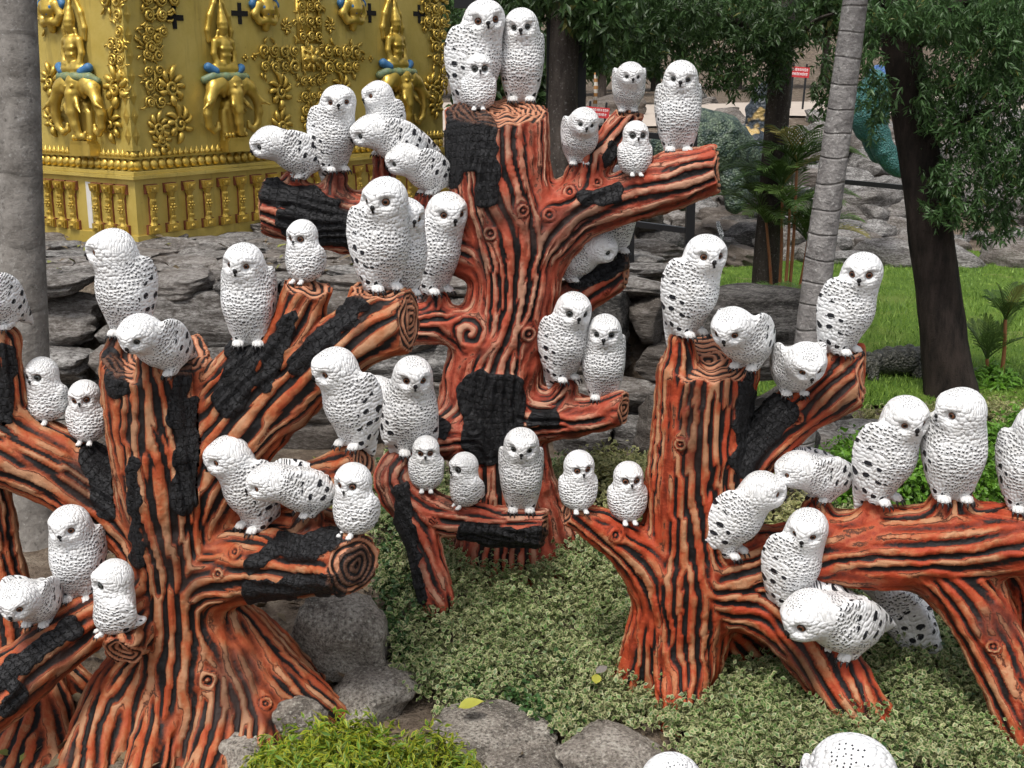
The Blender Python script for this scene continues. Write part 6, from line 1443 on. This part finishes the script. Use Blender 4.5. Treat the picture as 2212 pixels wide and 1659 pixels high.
def owl(label, x, y, Y, hpx, kind='A', yaw=0, lean=4, hyaw=None, hp=0, eye=0, spread=0.0, roll=0.0, snap=True, group='snowy owl figures', feet=True, dx=0.0):
    p0 = P(x, y, Y); m = mpp(p0); hgt = hpx * m
    pos = p0.copy()
    if snap:
        best = None
        for t in BVH.values():
            d = Vector(ray(x, y)); L = d.length
            hit = t.ray_cast(Vector(CAM), d.normalized())
            if hit[0] is not None and abs(hit[0].y - Y) < 0.45 and (best is None or hit[0].y < best.y): best = hit[0].copy()
        if best is None:
            for t in BVH.values():
                q = t.find_nearest(Vector(p0))
                if q[0] is not None and (best is None or (q[0] - Vector(p0)).length < (best - Vector(p0)).length): best = q[0].copy()
            if (best - Vector(p0)).length > 0.2: print('owl far from perch:', label, x, y, (best - Vector(p0)).length)
        st = best + Vector((0, 0.07 * hgt, 0)); top = None
        for t in BVH.values():
            q = t.ray_cast(st + Vector((0, 0, 0.14)), Vector((0, 0, -1)), 0.3)
            if q[0] is not None and (top is None or q[0].z > top.z): top = q[0].copy()
        pos = np.array(top if top is not None else best)
        pos[2] -= 0.008
    sc_ = hpx * mpp(pos)
    if hyaw is None: hyaw = yaw
    me, eyes, beak, er, hs_, Zb = owl_shape(kind, lean, yaw, hyaw, hp, spread, roll, len(OWL_LIST)); OWL_LIST.append(label)
    root = empty('owl', pos); root.scale = (sc_,) * 3
    tag(root, label, 'owl figure', group)
    link('body', me, root)
    for e, M in eyes:
        o = link('eye', OWLS['eyes'][eye], root); o.matrix_local = Matrix.Translation(Vector(e)) @ Matrix(M).to_4x4() @ Matrix.Diagonal((er * 1.16, er * 0.85, er * 1.04, 1))
    o = link('beak', OWLS['beak'], root); o.matrix_local = Matrix.Translation(Vector(beak[0])) @ Matrix(beak[1]).to_4x4() @ Matrix.Scale(1.0 if kind != 'C' else 0.9, 4)
    if feet:
        for s in (-1, 1):
            fx = 0.088 if kind != 'C' else 0.075
            q = Zb @ np.array((s * fx, -0.03 if kind != 'C' else -0.17, 0.0)); zz = 0.0
            o = link('foot', OWLS['foot'], root); o.matrix_local = Matrix.Translation((q[0], q[1], zz)) @ Matrix(Zb).to_4x4() @ Matrix.Rotation(R(s * 8), 4, 'Z') @ Matrix.Scale(1.0 if kind != 'C' else 0.72, 4)
            link('claws', OWLS['claws'], o)
    return root

A = 'A'; C = 'C'
O = owl
# --- on the left tree and its neighbours
O('hunched white owl cut off by the left edge, on a thin peg', 2, 716, 6.62, 185, A, -25, 40, -40, 18)
O('white owl with its head turned away to the left, on the left sawn stump', 272, 756, 6.62, 236, A, -18, 6, -74, 0, 0)
O('hunched white owl stooping over the left sawn stump', 353, 801, 6.36, 205, A, -24, 52, -18, 20, 1)
O('upright white owl facing us on a charred fork of the left tree', 537, 757, 6.52, 226, A, 0, 3, -6, 4)
O('owl chick on the orange stump between two upright owls, tail to the right', 655, 614, 6.45, 142, C, -28, -4, -25, 6)
O('largest upright white owl, on the thick sawn end of the left tree', 826, 634, 6.42, 246, A, 34, 6, -28, 4)
O('white owl half hidden behind the largest owl on the sawn branch', 872, 640, 6.62, 215, A, 30, 3, 30, 0, snap=False)
O('owl chick at the far left, spotted breast, beside a charred post', 96, 902, 6.52, 148, C, -12, -3, -16, 4, 1)
O('owl chick squeezed between the spotted chick and the left trunk', 188, 958, 6.42, 144, C, 0, -3, 0, 4)
O('upright white owl facing us on the low left branch', 157, 1270, 6.35, 222, A, 0, 3, -8, 4)
O('hunched white owl peering down on the low left branch', 62, 1310, 6.15, 200, A, -4, 58, -2, 16)
O('owl chick seen from the side on a short stub, tail to the right', 246, 1402, 6.15, 172, C, -68, -8, -58, 4, 1)
O('white owl looking left on an orange stub, tail pointing right', 760, 972, 6.36, 232, A, -42, 14, -54, 6)
O('leaning white owl looking left beside the left trunk', 545, 1146, 6.4, 232, A, -46, 20, -62, 8)
O('crouching white owl with its body level, between a leaning owl and a chick', 668, 1112, 6.28, 205, A, -66, 64, -62, 2, snap=False)
O('owl chick sitting on the burnt log end', 764, 1155, 6.2, 165, C, -34, -4, -24, 4)
# --- on the middle tree
O('white owl with half-open wings on the lower left of the middle tree', 890, 1006, 7.75, 222, A, 18, 5, 16, 6, 0, 0.75)
O('white owl whose head is hidden by the sawn branch, tail to the right', 838, 905, 7.95, 200, A, -58, 48, -60, 0, 0, snap=True)
O('owl chick at the left end of the low row on the middle tree', 921, 1066, 7.6, 126, C, 2, -3, 4, 4)
O('owl chick turned left, second in the low row on the middle tree', 1003, 1098, 7.6, 126, C, -52, -3, -50, 4, 1)
O('upright white owl at the right end of the low row on the middle tree', 1126, 1104, 7.6, 190, A, 0, 3, 0, 4, 1)
O('hunched white owl at the far left of the charred upper log', 650, 402, 8.2, 175, A, -58, 60, -62, 12, 1)
O('upright white owl on the charred upper log in front of the gold tower', 722, 404, 8.2, 188, A, 42, 10, 2, 2)
O('white owl looking left above two crouching owls by the gold tower', 830, 334, 8.42, 158, A, -30, 6, -52, 4)
O('crouching white owl just below the left-looking owl', 868, 360, 8.2, 178, A, -62, 62, -62, 12, 1, snap=False)
O('lowest crouching white owl beside the middle trunk', 929, 444, 8.18, 165, A, -55, 58, -62, 14, 1)
O('tall white owl at the back left of the flat sawn top', 1026, 226, 8.42, 224, A, 46, 10, 6, 2)
O('small owl chick in front of the tall owl on the sawn top', 1034, 234, 8.02, 126, C, 0, -3, 4, 4, 1)
O('upright white owl at the right of the flat sawn top', 1126, 228, 8.25, 196, A, 0, 3, -2, 4, 1)
O('hunched white owl raising one foot beside the forked branch', 1250, 372, 8.12, 150, A, 10, 38, 12, 10, 1)
O('hunched white owl on the tip of the thin forked branch', 1357, 245, 8.2, 138, A, 0, 44, 0, 8, 1)
O('upright white owl near the end of the upper right branch', 1466, 324, 8.05, 194, A, 0, 3, -4, 4, 1)
O('owl chick sitting on the upper right branch', 1372, 390, 8.08, 122, C, 4, -3, 2, 4, 1)
O('hunched white owl stepping up behind the middle trunk', 1240, 612, 8.45, 165, A, 55, 56, 62, 18, 1)
O('white owl of which only legs show under the upper right branch', 1328, 556, 8.55, 190, A, 20, 4, 20, 0, 1)
O('white owl on the middle tree leaning against its neighbour, wing to the left', 1218, 842, 8.05, 200, A, 42, 10, 10, 6, 1)
O('white owl facing us near the ringed end of the middle branch', 1302, 850, 8.0, 188, A, 0, 3, -4, 6, 1)
O('white owl looking right on the left side of the middle trunk', 940, 664, 8.1, 226, A, 50, 14, 22, 6)
# --- on the right tree
O('owl chick at the tip of the short left branch of the right tree', 1250, 1104, 6.68, 138, C, 10, -3, 14, 4)
O('owl chick beside the right trunk', 1356, 1138, 6.7, 140, C, 8, -3, 10, 4)
O('upright white owl with blotted wing on the right sawn stump', 1490, 754, 6.72, 231, A, 44, 13, 6, 4)
O('hunched white owl at the edge of the right sawn stump', 1615, 806, 6.7, 212, A, -38, 54, -30, 18)
O('hunched white owl with its head hanging down on the rising right branch', 1716, 868, 6.72, 205, A, 4, 60, 4, 26)
O('white owl glancing left at the end of the rising right branch', 1826, 766, 6.76, 229, A, 46, 11, -18, 4)
O('crouching white owl with its body level on the arching branch', 1782, 1092, 6.7, 196, A, -66, 66, -64, 4)
O('white owl with blotted wing in the middle of the arching branch', 1908, 1110, 6.58, 252, A, 44, 13, 8, 6)
O('white owl with its head turned hard left on the arching branch', 2060, 1108, 6.48, 255, A, 0, 3, -72, 0)
O('white owl cut off by the right edge of the picture', 2222, 1106, 6.42, 240, A, 0, 3, 0, 4)
O('white owl with open wing climbing right beside the trunk', 1580, 1196, 6.62, 222, A, 54, 30, 70, 0, 0, 0.6)
O('white owl looking down left in front of the arching branch', 1708, 1340, 6.5, 234, A, 42, 11, -22, 8)
O('crouching white owl with tail to the right below the arching branch', 1826, 1434, 6.45, 268, A, -62, 62, -60, 14)
O('white owl seen only as wing and tail beneath the arching branch', 1962, 1425, 7.05, 222, A, -110, 28, -110, 0)
O('nearest white owl, only its bowed speckled crown at the bottom edge', 1826, 1962, 3.24, 455, A, -22, 12, -24, 42, snap=False)
O('white owl at the bottom edge of which only the speckled crown shows', 1436, 1922, 3.62, 352, A, 0, 10, 4, 40, snap=False)
